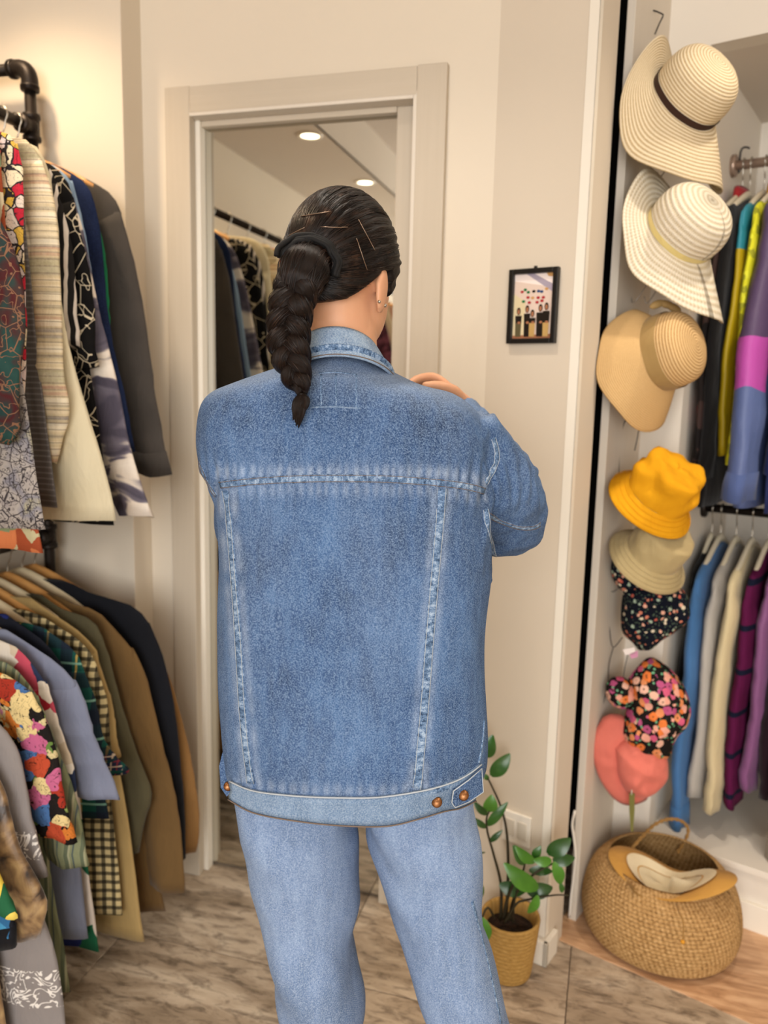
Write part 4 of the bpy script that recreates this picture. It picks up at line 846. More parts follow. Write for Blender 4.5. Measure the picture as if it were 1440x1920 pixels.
# right hand grips the lapel at the shoulder, knuckles and curled fingers showing above the denim
Wr = atD(850, 752, DP+.33)
shapes += hand(atD(872, 758, DP+.325), -RH*0.86+ZZ*0.50-FH*0.1, ZZ*0.30+RH*.15-FH*.9, -ZZ*.8-RH*.45-FH*.3, 0.48)
shapes += hand(atD(662, 858, DP+.385), RH*.7+ZZ*.6, ZZ*.6-RH*.7, -FH, 0.5)
bv_, bf_, bn_ = remesh(join(*shapes), 0.0042, 2)
body = mk('body', bv_, bf_, skin, person)
# eyes, brows and lips (turned away from the camera)
m_eye = M('eye white', 0.2, spec=0.5); m_eye.col('e8e4de'); m_iris = M('brown iris', 0.15, spec=0.6); m_iris.col('2c1a10'); m_lip = M('lips', 0.45); m_lip.col('a85a52'); m_brow = M('brow', 0.7); m_brow.col('1c120d')
for sg in (1, -1):
    e = mk('eye', *ell(hp(sg*.03, .060, -.030), HX, (.012, .010, .0075)), m_eye, person); mk('iris', *ell(hp(sg*.03, .0685, -.030), HX, (.0055, .003, .0055)), m_iris, e)
    mk('eyebrow', *tube(catmull(A([hp(sg*.014, .082, -.012), hp(sg*.03, .077, -.006), hp(sg*.042, .066, -.012)]), 8), .0028, 6), m_brow, person)
mk('lips', *ell(hp(0, .0855, -.086), HX, (.019, .006, .0065)), m_lip, person)

# --- hair: swept back cap, tied low on the left and braided
bunp = atD(571, 505, DP-0.062); bd = bunp-HC; bl = A([bd@Fr, bd@Ff, bd@Fu]); bl /= np.linalg.norm(bl)
e1 = np.cross(bl, A([0, 0, 1.])); e1 /= np.linalg.norm(e1); e2 = np.cross(e1, bl)
nu, nv = 150, 80; hv, huv = [], []
for i in range(nv+1):
    ph = math.pi*(i/nv)-math.pi/2
    for j in range(nu+1):
        t = 2*math.pi*j/nu; d = A([math.cos(ph)*math.cos(t), math.cos(ph)*math.sin(t), math.sin(ph)]); p = d*A([.066, .083, .088 if d[2] > 0 else .118])
        x, y, z = p; zl = np.interp(y, [-.09, -.065, -.045, -.025, -.010, .012, .022, .035, .06, .09], [-.082, -.080, -.070, -.048, -.026, -.020, -.052, -.040, .03, .055])
        k = float(sstep(zl-.008, zl+.012, z)); ang = math.atan2(d@e2, d@e1); ds = math.acos(max(-1, min(1, d@bl)))
        rid = 0.0013*math.sin(ang*46+3*noise.noise(Vector((ang*3, ds*2, 0))))+0.0014*noise.noise(Vector((ang*16, ds*1.5, 5)))+0.002*noise.noise(Vector((ang*5, ds*2.5, 9)))
        off = -0.016+(0.016+0.0105)*k+rid*k*min(1, ds*1.5)
        hv.append(hp(*(p+d*off))); huv.append((ang/(2*math.pi)*1.0+.5, ds))
hf = [(i*(nu+1)+j, i*(nu+1)+j+1, (i+1)*(nu+1)+j+1, (i+1)*(nu+1)+j) for i in range(nv) for j in range(nu)]
hair = mk('hair', hv, hf, m_hair, person, uv=huv); hair['label'] = 'dark brown hair slicked back and pinned'
BH = BVHTree.FromPolygons([tuple(v) for v in hv], hf)
def lobe(pts, rad, mat, name, parent, n=12, k=20, flat=1.0):
    q = catmull(A(pts), k); V, F = tube(q, np.interp(np.linspace(0, 1, k), np.linspace(0, 1, len(rad)), rad), n)
    L = np.concatenate([[0], np.cumsum(np.linalg.norm(np.diff(q, axis=0), axis=1))])
    return mk(name, V, F, mat, parent, uv=[(j/n*0.6+i*0.004, L[i]*8) for i in range(k) for j in range(n)])
# gathered tail under the tie
bun0 = atD(575, 495, DP-0.075)
PB_ = catmull(A([atD(592, 492, DP-.05), atD(575, 500, DP-.09), atD(563, 530, DP-.102), atD(556, 565, DP-.103)]), 26); PBR = np.interp(np.linspace(0, 1, 26), [0, .3, .6, 1], [.022, .030, .033, .022])
mk('ponytail_base', *tube(PB_, PBR*(1+.05*np.sin(np.arange(26)*1.1)), 20), m_braid, hair, uv=[(j/20*0.8, i*0.03) for i in range(26) for j in range(20)])
bpath = catmull(A([atD(560, 528, DP-.108), atD(549, 570, DP-.112), atD(543, 615, DP-.112), atD(544, 655, DP-.115), atD(553, 695, DP-.122), atD(566, 738, DP-.132)]), 90)
bw = np.interp(np.linspace(0, 1, 90), [0, .15, .5, .75, .9, 1], [.015, .0155, .0145, .0125, .009, .003])
BRD = []
for s_ in range(3):
    pts, rr = [], []
    for i in range(90):
        t = i/89*2*math.pi*2.0+s_*2*math.pi/3
        pts.append(bpath[i]+RH*(bw[i]*math.sin(t))-FH*(bw[i]*0.55*math.sin(2*t))); rr.append((0.0125*bw[i]/.0145+.0015)*(1+.10*math.sin(3*t)))
    BRD.append((A(pts), rr)); V, F = tube(A(pts), rr, 14); mk('braid_strand', V, F, m_braid, hair, uv=[(j/14*0.7+s_*.3+.12*math.sin(i*.2), i*0.03) for i in range(90) for j in range(14)])
# fine strands lying on the cap and along the braid
SV, SF = [], []
def strand(P, r):
    v, f = tube(P, r, 3, len(SV) and sum(len(x) for x in SV)); SV.append(v); SF.extend(f)
R2 = random.Random(5)
for k in range(900):
    a = R2.uniform(0, 2*math.pi); s1, s0 = R2.uniform(.5, 2.6), R2.uniform(.22, .5); P = []
    if s1 < s0+.3: s1 = s0+.3
    for ds in np.linspace(s0, s1, 14):
        an = a+.10*noise.noise(Vector((a*4, ds*1.5, k*.01))); d = bl*math.cos(ds)+(e1*math.cos(an)+e2*math.sin(an))*math.sin(ds)
        p = d/np.linalg.norm(d/A([.066, .083, .088 if d[2] > 0 else .118])); y_, z_ = p[1], p[2]
        zl = np.interp(y_, [-.09, -.065, -.045, -.025, -.010, .012, .022, .035, .06, .09], [-.082, -.080, -.070, -.048, -.026, -.020, -.052, -.040, .03, .055])
        if z_ < zl+.010: break
        P.append(hp(*(p+d*(.0112+.0006*R2.random()))))
    if len(P) > 4: strand(A(P), np.concatenate([np.full(len(P)-1, .00045), [.0001]]))
BRD.append((PB_, list(PBR)))
for (pts, rr) in BRD:
    N1, N2 = frames(pts)
    for k in range(46):
        a0 = R2.uniform(0, 6.28); i0 = R2.randrange(0, 40) if len(pts) > 60 else R2.randrange(0, 6); i1 = min(len(pts), i0+R2.randrange(25, 60)); P = []
        for i in range(i0, i1, 2 if len(pts) > 60 else 1):
            a = a0+.012*(i-i0)+.25*noise.noise(Vector((i*.12, k, 0))); P.append(pts[i]+(rr[i]*1.02+.0004)*(math.cos(a)*N1[i]+math.sin(a)*N2[i]))
        if len(P) > 4: strand(A(P), .0005)
m_strand = M('hair strands', 0.38, spec=0.35); m_strand.col(m_strand.ramp(m_strand.noise(m_strand.obj(), 60, 2), [(0.35, '090504'), (0.55, '20130d'), (0.75, '3f2a1d')]))
hs = mk('hair_strands', np.vstack(SV), SF, m_strand, hair); hs['kind'] = 'stuff'
tail0 = atD(566, 738, DP-.134)
for k in range(9):
    sx = rnd.uniform(-14, 10); dy = rnd.uniform(38, 66); ln = [tail0, atD(566+sx*.8, 738+dy*.4, DP-.139-.004*rnd.random()), atD(562+sx*.7, 738+dy*.75, DP-.142), atD(560+sx*.5+rnd.uniform(-5, 5), 738+dy, DP-.140)]
    lobe(ln, [.003, .0062, .0045, .0006], m_braid, 'braid_tail', hair, 8, 12)
mk('small_hair_elastic', *revolve(tail0-ZZ*.004, ZZ, RH, FH, [(.0055, -.004), (.0068, 0), (.0055, .004)], 14), m_black, hair)
m_scr = M('black ribbed scrunchie', 0.75); m_scr.col('0d0c0c')
scr = mk('scrunchie', *join(*[(lambda c, r, ph_: tube(np.vstack([[c+RH*(math.cos(a)*r*1.05)+ZZ*(math.sin(a)*r*1.0)+FH*(0.012*math.cos(a)-.010*math.sin(a+ph_))+RH*.0015*math.sin(9*a) for a in np.linspace(-0.35, 2.9, 30)]]), .0036, 8))(atD(578, 500, DP-.088)-FH*0.005*i, .031+.0025*i, i) for i in range(4)]), m_scr, hair)
m_pin = M('bronze hairpin', 0.35, metal=0.8); m_pin.col('8a7462')
# bobby pins and ear rings
for a, b in (((567, 407), (620, 398)), ((543, 443), (574, 427)), ((602, 427), (652, 428)), ((671, 413), (702, 471)), ((667, 446), (687, 506))):
    P, N = project(BH, [a, ((a[0]+b[0])/2, (a[1]+b[1])/2), b], 12)
    if len(P) > 3: mk('bobby_pin', *tube(P+N*0.002, 0.00055, 5), m_pin, hair)
for x, y, r in ((722, 573, .0026), (711, 566, .0022)):
    h = cast(BVHTree.FromPolygons(bv_.tolist(), bf_), x, y); c = h[0] if h else atD(x, y, DP)
    mk('earring', *ell(c-FH*.002, (RH, FH, ZZ), (r,)*3, 10, 8), m_wire, person)
# ------------------------------------------------------------------ hats hanging in a chain on the board's flank
def straw(name, c1, c2, c3, ribs=260, axis=1, st=0.6):
    m = M(name, 0.75, spec=0.2); u = m.xyz(m.uv())
    w = m.math('SINE', m.math('MULTIPLY', u[axis], ribs*2*math.pi)); n = m.noise(m.obj(), 300, 3, 0.7); big = m.noise(m.obj(), 14, 3)
    k = m.ramp(m.math('ADD', m.math('MULTIPLY', w, 0.28), m.math('ADD', m.math('MULTIPLY', n, 0.4), 0.3)), [(0.2, c3), (0.45, c1), (0.8, c2)])
    m.col(m.mix(m.math('MULTIPLY', big, 0.3), k, c1)); m.bump(m.math('ADD', m.math('MULTIPLY', w, 0.5), n), st, 0.0015); return m
def crochet(name, c1, c2, c3):
    m = M(name, 0.85, spec=0.15); u = m.xyz(m.uv()); row = m.math('SINE', m.math('MULTIPLY', u[1], 85*2*math.pi))
    st = m.math('SINE', m.math('ADD', m.math('MULTIPLY', u[0], 110*2*math.pi), m.math('MULTIPLY', row, 1.0)))
    f = m.math('ADD', m.math('MULTIPLY', row, 0.3), m.math('ADD', m.math('MULTIPLY', st, 0.14), m.math('MULTIPLY', m.noise(m.obj(), 260, 2), 0.5)))
    m.col(m.ramp(m.math('ADD', f, 0.25), [(0.1, c3), (0.4, c1), (0.8, c2)])); m.bump(f, 0.8, 0.003); return m
def hat(name, label, cx, cy, D, axis, prof, brim, mats, band=None, spin=0.0, squash=1.0, n=48, dent=0.0, seed=0, crumple=0.0, brim_sub=10, lining=None, group='hats hanging by the niche'):
    """axis: crown direction in camera terms (right, up, towards viewer). prof: crown (radius, height) from brim line to top.
    brim: (outer radius, height function of (t 0..1, theta)), theta 0 = picture-down side"""
    c = atD(cx, cy, D); tw_ = -ray(cx, cy); tw_ /= np.linalg.norm(tw_); up_ = CU-tw_*(CU@tw_); up_ /= np.linalg.norm(up_); rt_ = np.cross(up_, tw_)
    a = rt_*axis[0]+up_*axis[1]+tw_*axis[2]; a /= np.linalg.norm(a)
    dn = -up_; g1 = dn-a*(dn@a); g1 /= np.linalg.norm(g1); g2 = np.cross(a, g1)
    g1, g2 = g1*math.cos(spin)+g2*math.sin(spin), g2*math.cos(spin)-g1*math.sin(spin)
    root = empty(name, c-ZZ*0.0, label, 'hat', group)
    th = np.linspace(0, 2*math.pi, n, endpoint=False); R_ = random.Random(seed); ph = [R_.uniform(0, 6) for _ in range(4)]
    pr = catmull(A(prof, float), 22); L = np.concatenate([[0], np.cumsum(np.linalg.norm(np.diff(pr, axis=0), axis=1))])
    def surf(pts, off):
        rings = []
        for (r, h) in pts:
            r = max(r+off, 0.0006)
            rr = r*(1+dent*(np.sin(2*th+ph[0])*.6+np.sin(3*th+ph[1]+h*30)*.5+np.sin(7*th+ph[2])*.25))
            pq_ = a*h+r*(np.cos(th)[:, None]*g1+np.sin(th)[:, None]*g2); cz_ = crumple*A([noise.noise(Vector((p_*27+seed).tolist()))+.2*noise.noise(Vector((p_*60+seed).tolist())) for p_ in pq_])*min(1, h*40); rr = rr+cz_
            rings.append(c+a*(h+cz_[:, None]*.8+off*.5+dent*.05*np.sin(2*th+ph[3])[:, None]*h*8)+rr[:, None]*(np.cos(th)[:, None]*g1+squash*np.sin(th)[:, None]*g2))
        return rings
    rg = surf(pr, 0); uv = [(j/n, L[i]) for i in range(len(pr)) for j in range(n)]
    crn = mk('crown', *loft(rg, True, False, True), mats[0], root, uv=uv)
    r0, h0 = prof[0]
    if isinstance(brim, list):          # control table (theta, outer radius, height), smoothed around the ring
        kt = A(sorted(brim)); g_ = np.linspace(0, 2*math.pi, 361)
        def per(col):
            y = np.interp(g_, np.concatenate([kt[:, 0]-2*math.pi, kt[:, 0], kt[:, 0]+2*math.pi]), np.tile(kt[:, col], 3))[:-1]
            for _ in range(3): y = np.mean([np.roll(y, k) for k in range(-14, 15)], axis=0)
            return y
        yR, yH = per(1), per(2); deg = lambda x: int(round(math.degrees(x))) % 360
        brim = (A([yR[deg(x)] for x in th]), lambda t, x: yH[deg(x)]*t**1.25+0.004*t*math.sin(6*x))
    R1, hf = brim
    def bring(t, off):
        r = r0+(np.asarray(R1(th) if callable(R1) else R1)-r0)*t
        rr = r*(1+dent*.4*np.sin(3*th+ph[1])*t); h = A([hf(t, x) for x in th])
        return c+a*(h0+h+off)[:, None]+np.asarray(rr)[:, None]*(np.cos(th)[:, None]*g1+squash*np.sin(th)[:, None]*g2)
    ts = np.linspace(0, 1, brim_sub)
    rings = [bring(t, 0.001) for t in ts]+[bring(t, -0.0015) for t in ts[::-1]]
    rr_ = np.mean([np.linalg.norm(bring(1, 0)-bring(0, 0), axis=1)])
    uvb = [(j/n, t*rr_) for t in list(ts)+list(ts[::-1]) for j in range(n)]
    hat.brim = mk('brim', *loft(rings, True, False, False), mats[1], root, uv=uvb)
    if band:
        bm, h1, lift = band; k = [q for q in pr if q[1] <= h1]
        k = k if len(k) > 2 else [tuple(pr[0]), tuple((pr[0]+pr[2])/2), tuple(pr[2])]
        hat.ribbon = mk('ribbon', *loft(surf(k, lift), True, False, False), bm, crn)
    return root, c, a, g1, g2
def mcloth(name, c1, c2, rough=0.85): 
    m = plain(name, c1, c2, rough, 25); return m
HATG = 'hats hanging by the niche'
m_st1 = straw('pale striped straw', 'd3c09c', 'e9d9ba', 'ab9068', 150); m_st2 = straw('golden fine straw', 'cda873', 'dcba86', 'b08a52', 330, st=0.35); m_st2b = straw('golden ribbed straw', 'cda873', 'dfbf8e', '997240', 150)
m_cro = crochet('cream openwork straw', 'dacdb3', 'ebe1cc', 'c6b594')
m_rib = M('dark brown ribbon', 0.6, spec=0.25); m_rib.col('38231c'); m_ribk = plain('khaki ribbon', '9c7f4e', 'ad8f5c', 0.6); m_ribc = plain('pale yellow ribbon', 'e2d190', 'd8c37a', 0.6)
# 1 wide straw hat, dark ribbon
hat('straw_hat', 'pale straw sun hat with dark brown ribbon, topmost of the hanging hats', 1283, 190, 1.82, (0.62, 0.58, 0.36), [(0.0808, 0.0000), (0.0826, 0.0215), (0.0817, 0.0473), (0.0740, 0.0731), (0.0550, 0.0929), (0.0258, 0.1015), (0.0009, 0.1023)],
    [(0, 0.1849, -0.0258), (.6, .215, -.135), (1.57, .12, -.12), (2.4, 0.1118, -0.0258), (3.14, 0.1333, 0.0731), (3.75, 0.1376, 0.0000), (4.3, 0.1333, -0.0645), (4.71, 0.1290, -0.0989), (5.4, 0.1548, -0.0731)], (m_st1, m_st1), band=(m_rib, .018, .002), seed=1, dent=.02, n=72, brim_sub=14)
# 2 crochet hat, brim flipped at the back
hat('crochet_hat', 'cream openwork crochet sun hat with flipped brim and thin yellow ribbon', 1271, 441, 1.82, (0.64, 0.58, 0.42), [(0.0810, 0.0000), (0.0846, 0.0180), (0.0855, 0.0450), (0.0792, 0.0720), (0.0612, 0.0918), (0.0315, 0.1017), (0.0009, 0.1035)],
    [(0, 0.2025, -0.0180), (.7, .225, -.125), (1.57, 0.1170, -0.0630), (2.5, 0.1350, 0.0000), (3.14, 0.1665, 0.0495), (3.9, 0.1440, 0.0000), (4.71, 0.1170, -0.0630), (5.5, 0.1485, -0.0540)], (m_cro, m_cro), band=(m_ribc, .010, .002), seed=2, dent=.03, n=72, brim_sub=14)
# 3 golden straw hat with khaki ribbon and bow
h3 = hat('gold_straw_hat', 'golden straw hat with broad khaki ribbon and bow, above the yellow bucket hat', 1238, 664, 1.83, (0.84, 0.22, 0.46), [(0.0819, 0.0000), (0.0837, 0.0223), (0.0819, 0.0445), (0.0748, 0.0668), (0.0534, 0.0819), (0.0249, 0.0881), (0.0009, 0.0890)],
    [(0, 0.1780, -0.0490), (.7, 0.1290, -0.0534), (1.57, 0.1068, -0.0534), (3.14, 0.1139, -0.0267), (4.0, 0.1202, -0.0668), (4.71, 0.1246, -0.0934), (5.5, 0.1469, -0.0757)], (m_st2b, m_st2), band=(m_ribk, .036, .0022), seed=3, dent=.02, n=72, brim_sub=14)
bwp = atD(1240, 574, 1.83)
mk('bow', *join(*[ell(bwp+CR*dx+CU*dz, (CR*math.cos(an)+CU*math.sin(an), CF, CU*math.cos(an)-CR*math.sin(an)), (.018, .007, .009)) for dx, dz, an in ((.012, .004, -.3), (-.010, .004, .4), (.028, -.004, -.5))]), m_ribk, h3[0])
# bucket hats
def bb_(drop): return lambda t, x: -drop*t
m_yel = mcloth('yellow cotton', 'e0a21a', 'd08f10'); m_bei = mcloth('beige cotton', 'b9a67a', 'a8956a'); m_sal = mcloth('salmon cotton', 'd97868', 'cc6a5c')
m_yel.b.inputs['Sheen Weight'].default_value = 0
def bucket(name, label, cx, cy, D, axis, mat, r=.073, h=.085, R=.108, drop=.036, dent=.04, seed=0, **kw):
    o = hat(name, label, cx, cy, D, axis, [(r, 0), (r*.99, .03), (r*.96, h*.75), (r*.93, h*.93), (r*.85, h), (r*.5, h*1.03), (.001, h*1.02)], (R, bb_(drop)), (mat, mat), seed=seed, dent=dent, **kw)
    root, c, a, g1, g2 = o; th = np.linspace(0, 2*math.pi, 60)
    for k in (.25, .5, .75, .95):
        rr = r+(R-r)*k; P = c+a*(-drop*k+.0022)+rr*(np.cos(th)[:, None]*g1+np.sin(th)[:, None]*g2)
        mk('brim_stitching', *tube(P, .0007, 4, caps=False), mat, hat.brim)
    return o
bucket('yellow_bucket_hat', 'bright yellow crumpled bucket hat on top of the beige one', 1234, 925, 1.82, (0.52, 0.66, 0.54), m_yel, .074, .085, .105, .036, .05, 4, crumple=.013)
bucket('beige_bucket_hat', 'plain beige bucket hat below the yellow bucket hat', 1226, 1036, 1.86, (0.50, 0.64, 0.58), m_bei, .069, .072, .100, .033, .015, 5, crumple=.006)
def inflate(outline, D, th, n=64, rings=9, lump=0.0, seed=0, back=0.7):
    """puffed closed shape around a pixel outline, with real thickness"""
    o = A(outline, float); P = A([atD(x, y, D) for x, y in o]); P = catmull(np.vstack([P, P[:1]]), n+1)[:-1]; c = P.mean(0); nrm = -FH
    vs, fs = [], []; rg = []
    for s in list(np.linspace(0.02, 1, rings))+list(np.linspace(1, 0.02, rings))[1:]:
        side = 1 if len(rg) < rings else -back
        q = c+(P-c)*s; hgt = th*math.sqrt(max(0, 1-s**2.4))*side
        if lump: q = q+nrm*A([lump*noise.noise(Vector((p*34+seed).tolist())) for p in q])[:, None]*min(1, (1-s)*4)
        rg.append(q+nrm*hgt)
    return loft(rg)
def florals(name, bg, cols, scale, thr, leaf):
    m = M(name, 0.85, spec=0.12); o = m.obj(); d = m.vor(o, scale, out='Distance'); r = m.xyz(m.vor(o, scale, out='Color'))[0]; n = len(cols)
    pet = m.math('ADD', d, m.math('MULTIPLY', m.math('SUBTRACT', m.noise(o, scale*2.6, 1), 0.5), 0.35))
    c = m.mix(m.math('LESS_THAN', m.vor(o, scale*1.7, out='Distance'), 0.26), bg, leaf)
    c = m.mix(m.math('LESS_THAN', pet, thr), c, m.ramp(r, [(i/n, k) for i, k in enumerate(cols)], True))
    c = m.mix(m.math('LESS_THAN', d, thr*.22), c, '3a2320'); m.col(c); return weave(m)
m_nfl = florals('navy ditsy floral', '0e111d', ['c97a62', 'd9cbb0', 'b85a4a', 'd8a28a', '9fb09a'], 72, .34, '4a5a48')
m_mfl = florals('pink and orange floral', '1a1614', ['d9763a', 'c95a7a', 'e0a08c', 'b0507a', 'd98a5a', 'e0b09a'], 46, .52, '6aa37c')
fh = empty('navy_floral_hat', atD(1215, 1215, 1.92), 'soft navy bonnet scattered with tiny coral flowers', 'hat', HATG)
mk('crown', *inflate([(1168, 1105), (1200, 1085), (1240, 1090), (1272, 1098), (1290, 1120), (1291, 1150), (1270, 1178), (1235, 1200), (1203, 1220), (1186, 1205), (1167, 1185), (1164, 1150)], 1.92, .065, lump=.02, seed=3), m_nfl, fh)
mk('brim', *inflate([(1148, 1040), (1170, 1045), (1205, 1080), (1200, 1105), (1175, 1110), (1158, 1100), (1146, 1075)], 1.925, .03, lump=.012, seed=8), m_nfl, fh)
mh = empty('pink_floral_hat', atD(1230, 1425, 1.92), 'black hat crowded with orange and pink flowers, above the salmon hat', 'hat', HATG)
mk('crown', *inflate([(1178, 1272), (1200, 1245), (1218, 1232), (1238, 1240), (1265, 1262), (1284, 1290), (1294, 1322), (1288, 1350), (1262, 1380), (1248, 1415), (1220, 1424), (1190, 1412), (1166, 1385), (1172, 1345), (1180, 1310)], 1.92, .075, lump=.016, seed=5), m_mfl, mh)
mk('brim', *inflate([(1136, 1282), (1150, 1270), (1170, 1270), (1184, 1285), (1186, 1310), (1175, 1328), (1150, 1324), (1137, 1305)], 1.925, .032, lump=.01, seed=2), m_mfl, mh)
sh2 = empty('salmon_hat', atD(1180, 1508, 1.93), 'salmon pink cotton hat hanging lowest of the hats', 'hat', HATG)
mk('brim', *inflate([(1130, 1345), (1150, 1338), (1178, 1352), (1175, 1420), (1190, 1475), (1215, 1495), (1195, 1508), (1170, 1509), (1145, 1492), (1122, 1455), (1110, 1410), (1114, 1375)], 1.93, .022, lump=.006, seed=6), m_sal, sh2)
mk('crown', *inflate([(1150, 1400), (1180, 1380), (1220, 1385), (1248, 1410), (1250, 1450), (1232, 1475), (1205, 1492), (1175, 1485), (1156, 1450)], 1.915, .06, lump=.014, seed=7), m_sal, sh2)
# price tag on a loop
m_tag = M('olive paper tag', 0.7); m_tag.col('6d6a35'); m_loop = M('clear plastic loop', 0.3); m_loop.col('d8cfc0')
pt = empty('price_tag', atD(1184, 1560, 1.875), 'narrow olive price tag dangling from the salmon hat', 'price tag')
mk('loop', *tube(catmull(A([atD(1190, 1424, 1.872), atD(1186, 1460, 1.872), atD(1184, 1490, 1.875)]), 10), .0016, 6), m_loop, pt)
tq = A([atD(x, y, 1.875) for x, y in ((1180, 1488), (1190, 1488), (1190, 1520), (1187, 1560), (1183, 1558), (1180, 1520))]); mk('card', *loft([tq, tq+FH*.0012]), m_tag, pt, smooth=False)
nt = empty('paper_tag', atD(1182, 1232, 1.90), 'small white and pink paper tag under the navy floral bonnet', 'price tag')
for nm_, q_, c_ in (('card', ((1168, 1218), (1190, 1214), (1192, 1226), (1172, 1228)), 'e6dcd6'), ('pink_tab', ((1180, 1226), (1196, 1220), (1196, 1232), (1184, 1235)), 'c98aa8')):
    tq = A([atD(x, y, 1.90) for x, y in q_]); mk(nm_, *loft([tq, tq+FH*.001]), M('paper '+nm_, .7).col(c_), nt, smooth=False)
# wire hat chain over the board
m_bw = M('black lacquered wire', 0.4, spec=0.4); m_bw.col('1d1b1c'); m_gw = M('grey steel wire', 0.35, metal=0.7); m_gw.col('a8a29a')
ch = empty('wire_hat_rack', atD(1222, 75, 1.97), 'thin wire hat hanger hooked on the white board, carrying the hats', 'hat rack')
mk('top_hook', *tube(catmull(A([atD(1228, 64, 1.95), atD(1236, 45, 1.96), atD(1243, 30, 1.965), atD(1241, 26, 1.967), atD(1221, 20, 1.98), atD(1220, 40, 1.982), atD(1218, 78, 1.985)]), 40), .0017, 6), m_bw, ch)
def wire(pts, m=m_gw, r=.0013, nm='wire'): mk(nm, *tube(catmull(A([atD(x, y, d) for x, y, d in pts]), 30), r, 6), m, ch)
wire([(1208, 120, 1.99), (1200, 250, 1.99), (1195, 340, 1.99), (1188, 420, 1.985), (1184, 450, 1.98), (1195, 445, 1.97)])
wire([(1240, 282, 1.95), (1222, 312, 1.96), (1214, 322, 1.965)]); wire([(1262, 298, 1.94), (1240, 330, 1.95), (1233, 338, 1.95)])
wire([(1222, 425, 1.95), (1200, 445, 1.96), (1188, 470, 1.965), (1183, 520, 1.97), (1184, 560, 1.965), (1190, 566, 1.95), (1215, 530, 1.945), (1245, 480, 1.94)])
wire([(1264, 490, 1.94), (1240, 530, 1.94), (1214, 568, 1.94), (1208, 556, 1.945)])
wire([(1170, 745, 1.985), (1167, 790, 1.98), (1178, 785, 1.97), (1192, 775, 1.965)])
wire([(1190, 770, 1.965), (1172, 790, 1.97), (1164, 820, 1.965), (1161, 855, 1.96), (1160, 900, 1.96)], m_bw, .0012); wire([(1190, 772, 1.962), (1199, 790, 1.955), (1196, 815, 1.95), (1190, 845, 1.95)], m_bw, .0012)
wire([(1154, 930, 1.985), (1148, 990, 1.98), (1143, 1060, 1.975), (1142, 1100, 1.97), (1149, 1110, 1.965), (1162, 1100, 1.96)], m_bw, .0012)
wire([(1143, 1105, 1.975), (1142, 1160, 1.972), (1146, 1205, 1.97), (1152, 1213, 1.965), (1167, 1195, 1.955)], m_bw, .0012)
wire([(1150, 1213, 1.968), (1142, 1245, 1.968), (1139, 1285, 1.965), (1128, 1330, 1.965), (1114, 1380, 1.96)], m_bw, .0012); wire([(1178, 1225, 1.95), (1172, 1250, 1.95), (1168, 1275, 1.95)], m_bw, .001)
# white cable hanging by the gap
mk('cable', *tube(catmull(A([onplane(x, y, P0+BN*(BD-.012), BN) for x, y in ((1078, 1520), (1073, 1545), (1076, 1570), (1079, 1600), (1076, 1640), (1071, 1680), (1068, 1718))]), 30), .0035, 8), m_plast, None)
tag(bpy.data.objects['cable'], 'white electric cable running down the edge of the white board', 'cable')

# ------------------------------------------------------------------ belly basket with a mustard sun hat
BC = A([0.188, 1.962, 0.0]); BC = BC+ZZ*0.003
m_bask = M('seagrass weave', 0.85, spec=0.15); _u = m_bask.xyz(m_bask.uv())
_w = m_bask.math('SINE', m_bask.math('ADD', m_bask.math('MULTIPLY', _u[0], 190*math.pi), m_bask.math('MULTIPLY', m_bask.math('FLOOR', m_bask.math('MULTIPLY', _u[1], 24.0)), 1.6)))
_n = m_bask.noise(m_bask.obj(), 130, 4, 0.7); _f = m_bask.math('ADD', m_bask.math('MULTIPLY', _w, 0.09), _n)
m_bask.col(m_bask.mix(m_bask.noise(m_bask.obj(), 11, 3), m_bask.ramp(_f, [(0.25, '6f4f2a'), (0.5, 'a98352'), (0.8, 'cba672')]), m_bask.ramp(_f, [(0.25, '7d5c34'), (0.5, 'b28d5c'), (0.8, 'd2b07e')]))); m_bask.bump(_f, 0.9, 0.003)
bk = empty('belly_basket', BC, 'round woven seagrass basket with one looped handle, standing on the tan floor', 'basket')
bp = catmull(A([(.150, .002), (.172, .012), (.187, .045), (.190, .085), (.184, .125), (.172, .160), (.154, .184), (.138, .196)]), 24*8); rings, uvb = [], []; nb = 96
th = np.linspace(0, 2*math.pi, nb, endpoint=False)
Lb = np.concatenate([[0], np.cumsum(np.linalg.norm(np.diff(bp, axis=0), axis=1))]); Lb /= Lb[-1]
def bring_(r, z, k, s=1): return BC+(r+s*0.0036*abs(math.sin(math.pi*24*k)))*(np.cos(th)[:, None]*B+np.sin(th)[:, None]*BN*0.92)+ZZ*(z+0.012*np.clip(np.sin(th), 0, 1)*k)[:, None]
for (r, z), k in zip(bp, Lb):
    rings.append(bring_(r, z, k)); uvb += [(j/nb, k) for j in range(nb)]
for (r, z), k in list(zip(bp, Lb))[::-8]:
    rings.append(bring_(r-.007, z+(.0 if k < .98 else .003), k, -1)); uvb += [(j/nb, k) for j in range(nb)]
mk('basket_body', *loft(rings, True, True, True), m_bask, bk, uv=uvb)
def rope(pts, r, mat, nm, par, tw=9, n=60):
    P = catmull(A(pts), n); N1, N2 = frames(P); vf = []
    for s in (0, math.pi):
        a = np.linspace(0, tw*2*math.pi, n)+s; vf.append(tube(P+r*.55*(np.cos(a)[:, None]*N1+np.sin(a)[:, None]*N2), r*.62, 6))
    v, f = join(*vf); return mk(nm, v, f, mat, par, uv=[(i*.01, i*.003) for i in range(len(v))])
m_rope = plain('straw rope', 'a07a44', '8a6636')
hd = float((BC+BN*.12-C0)@FH)
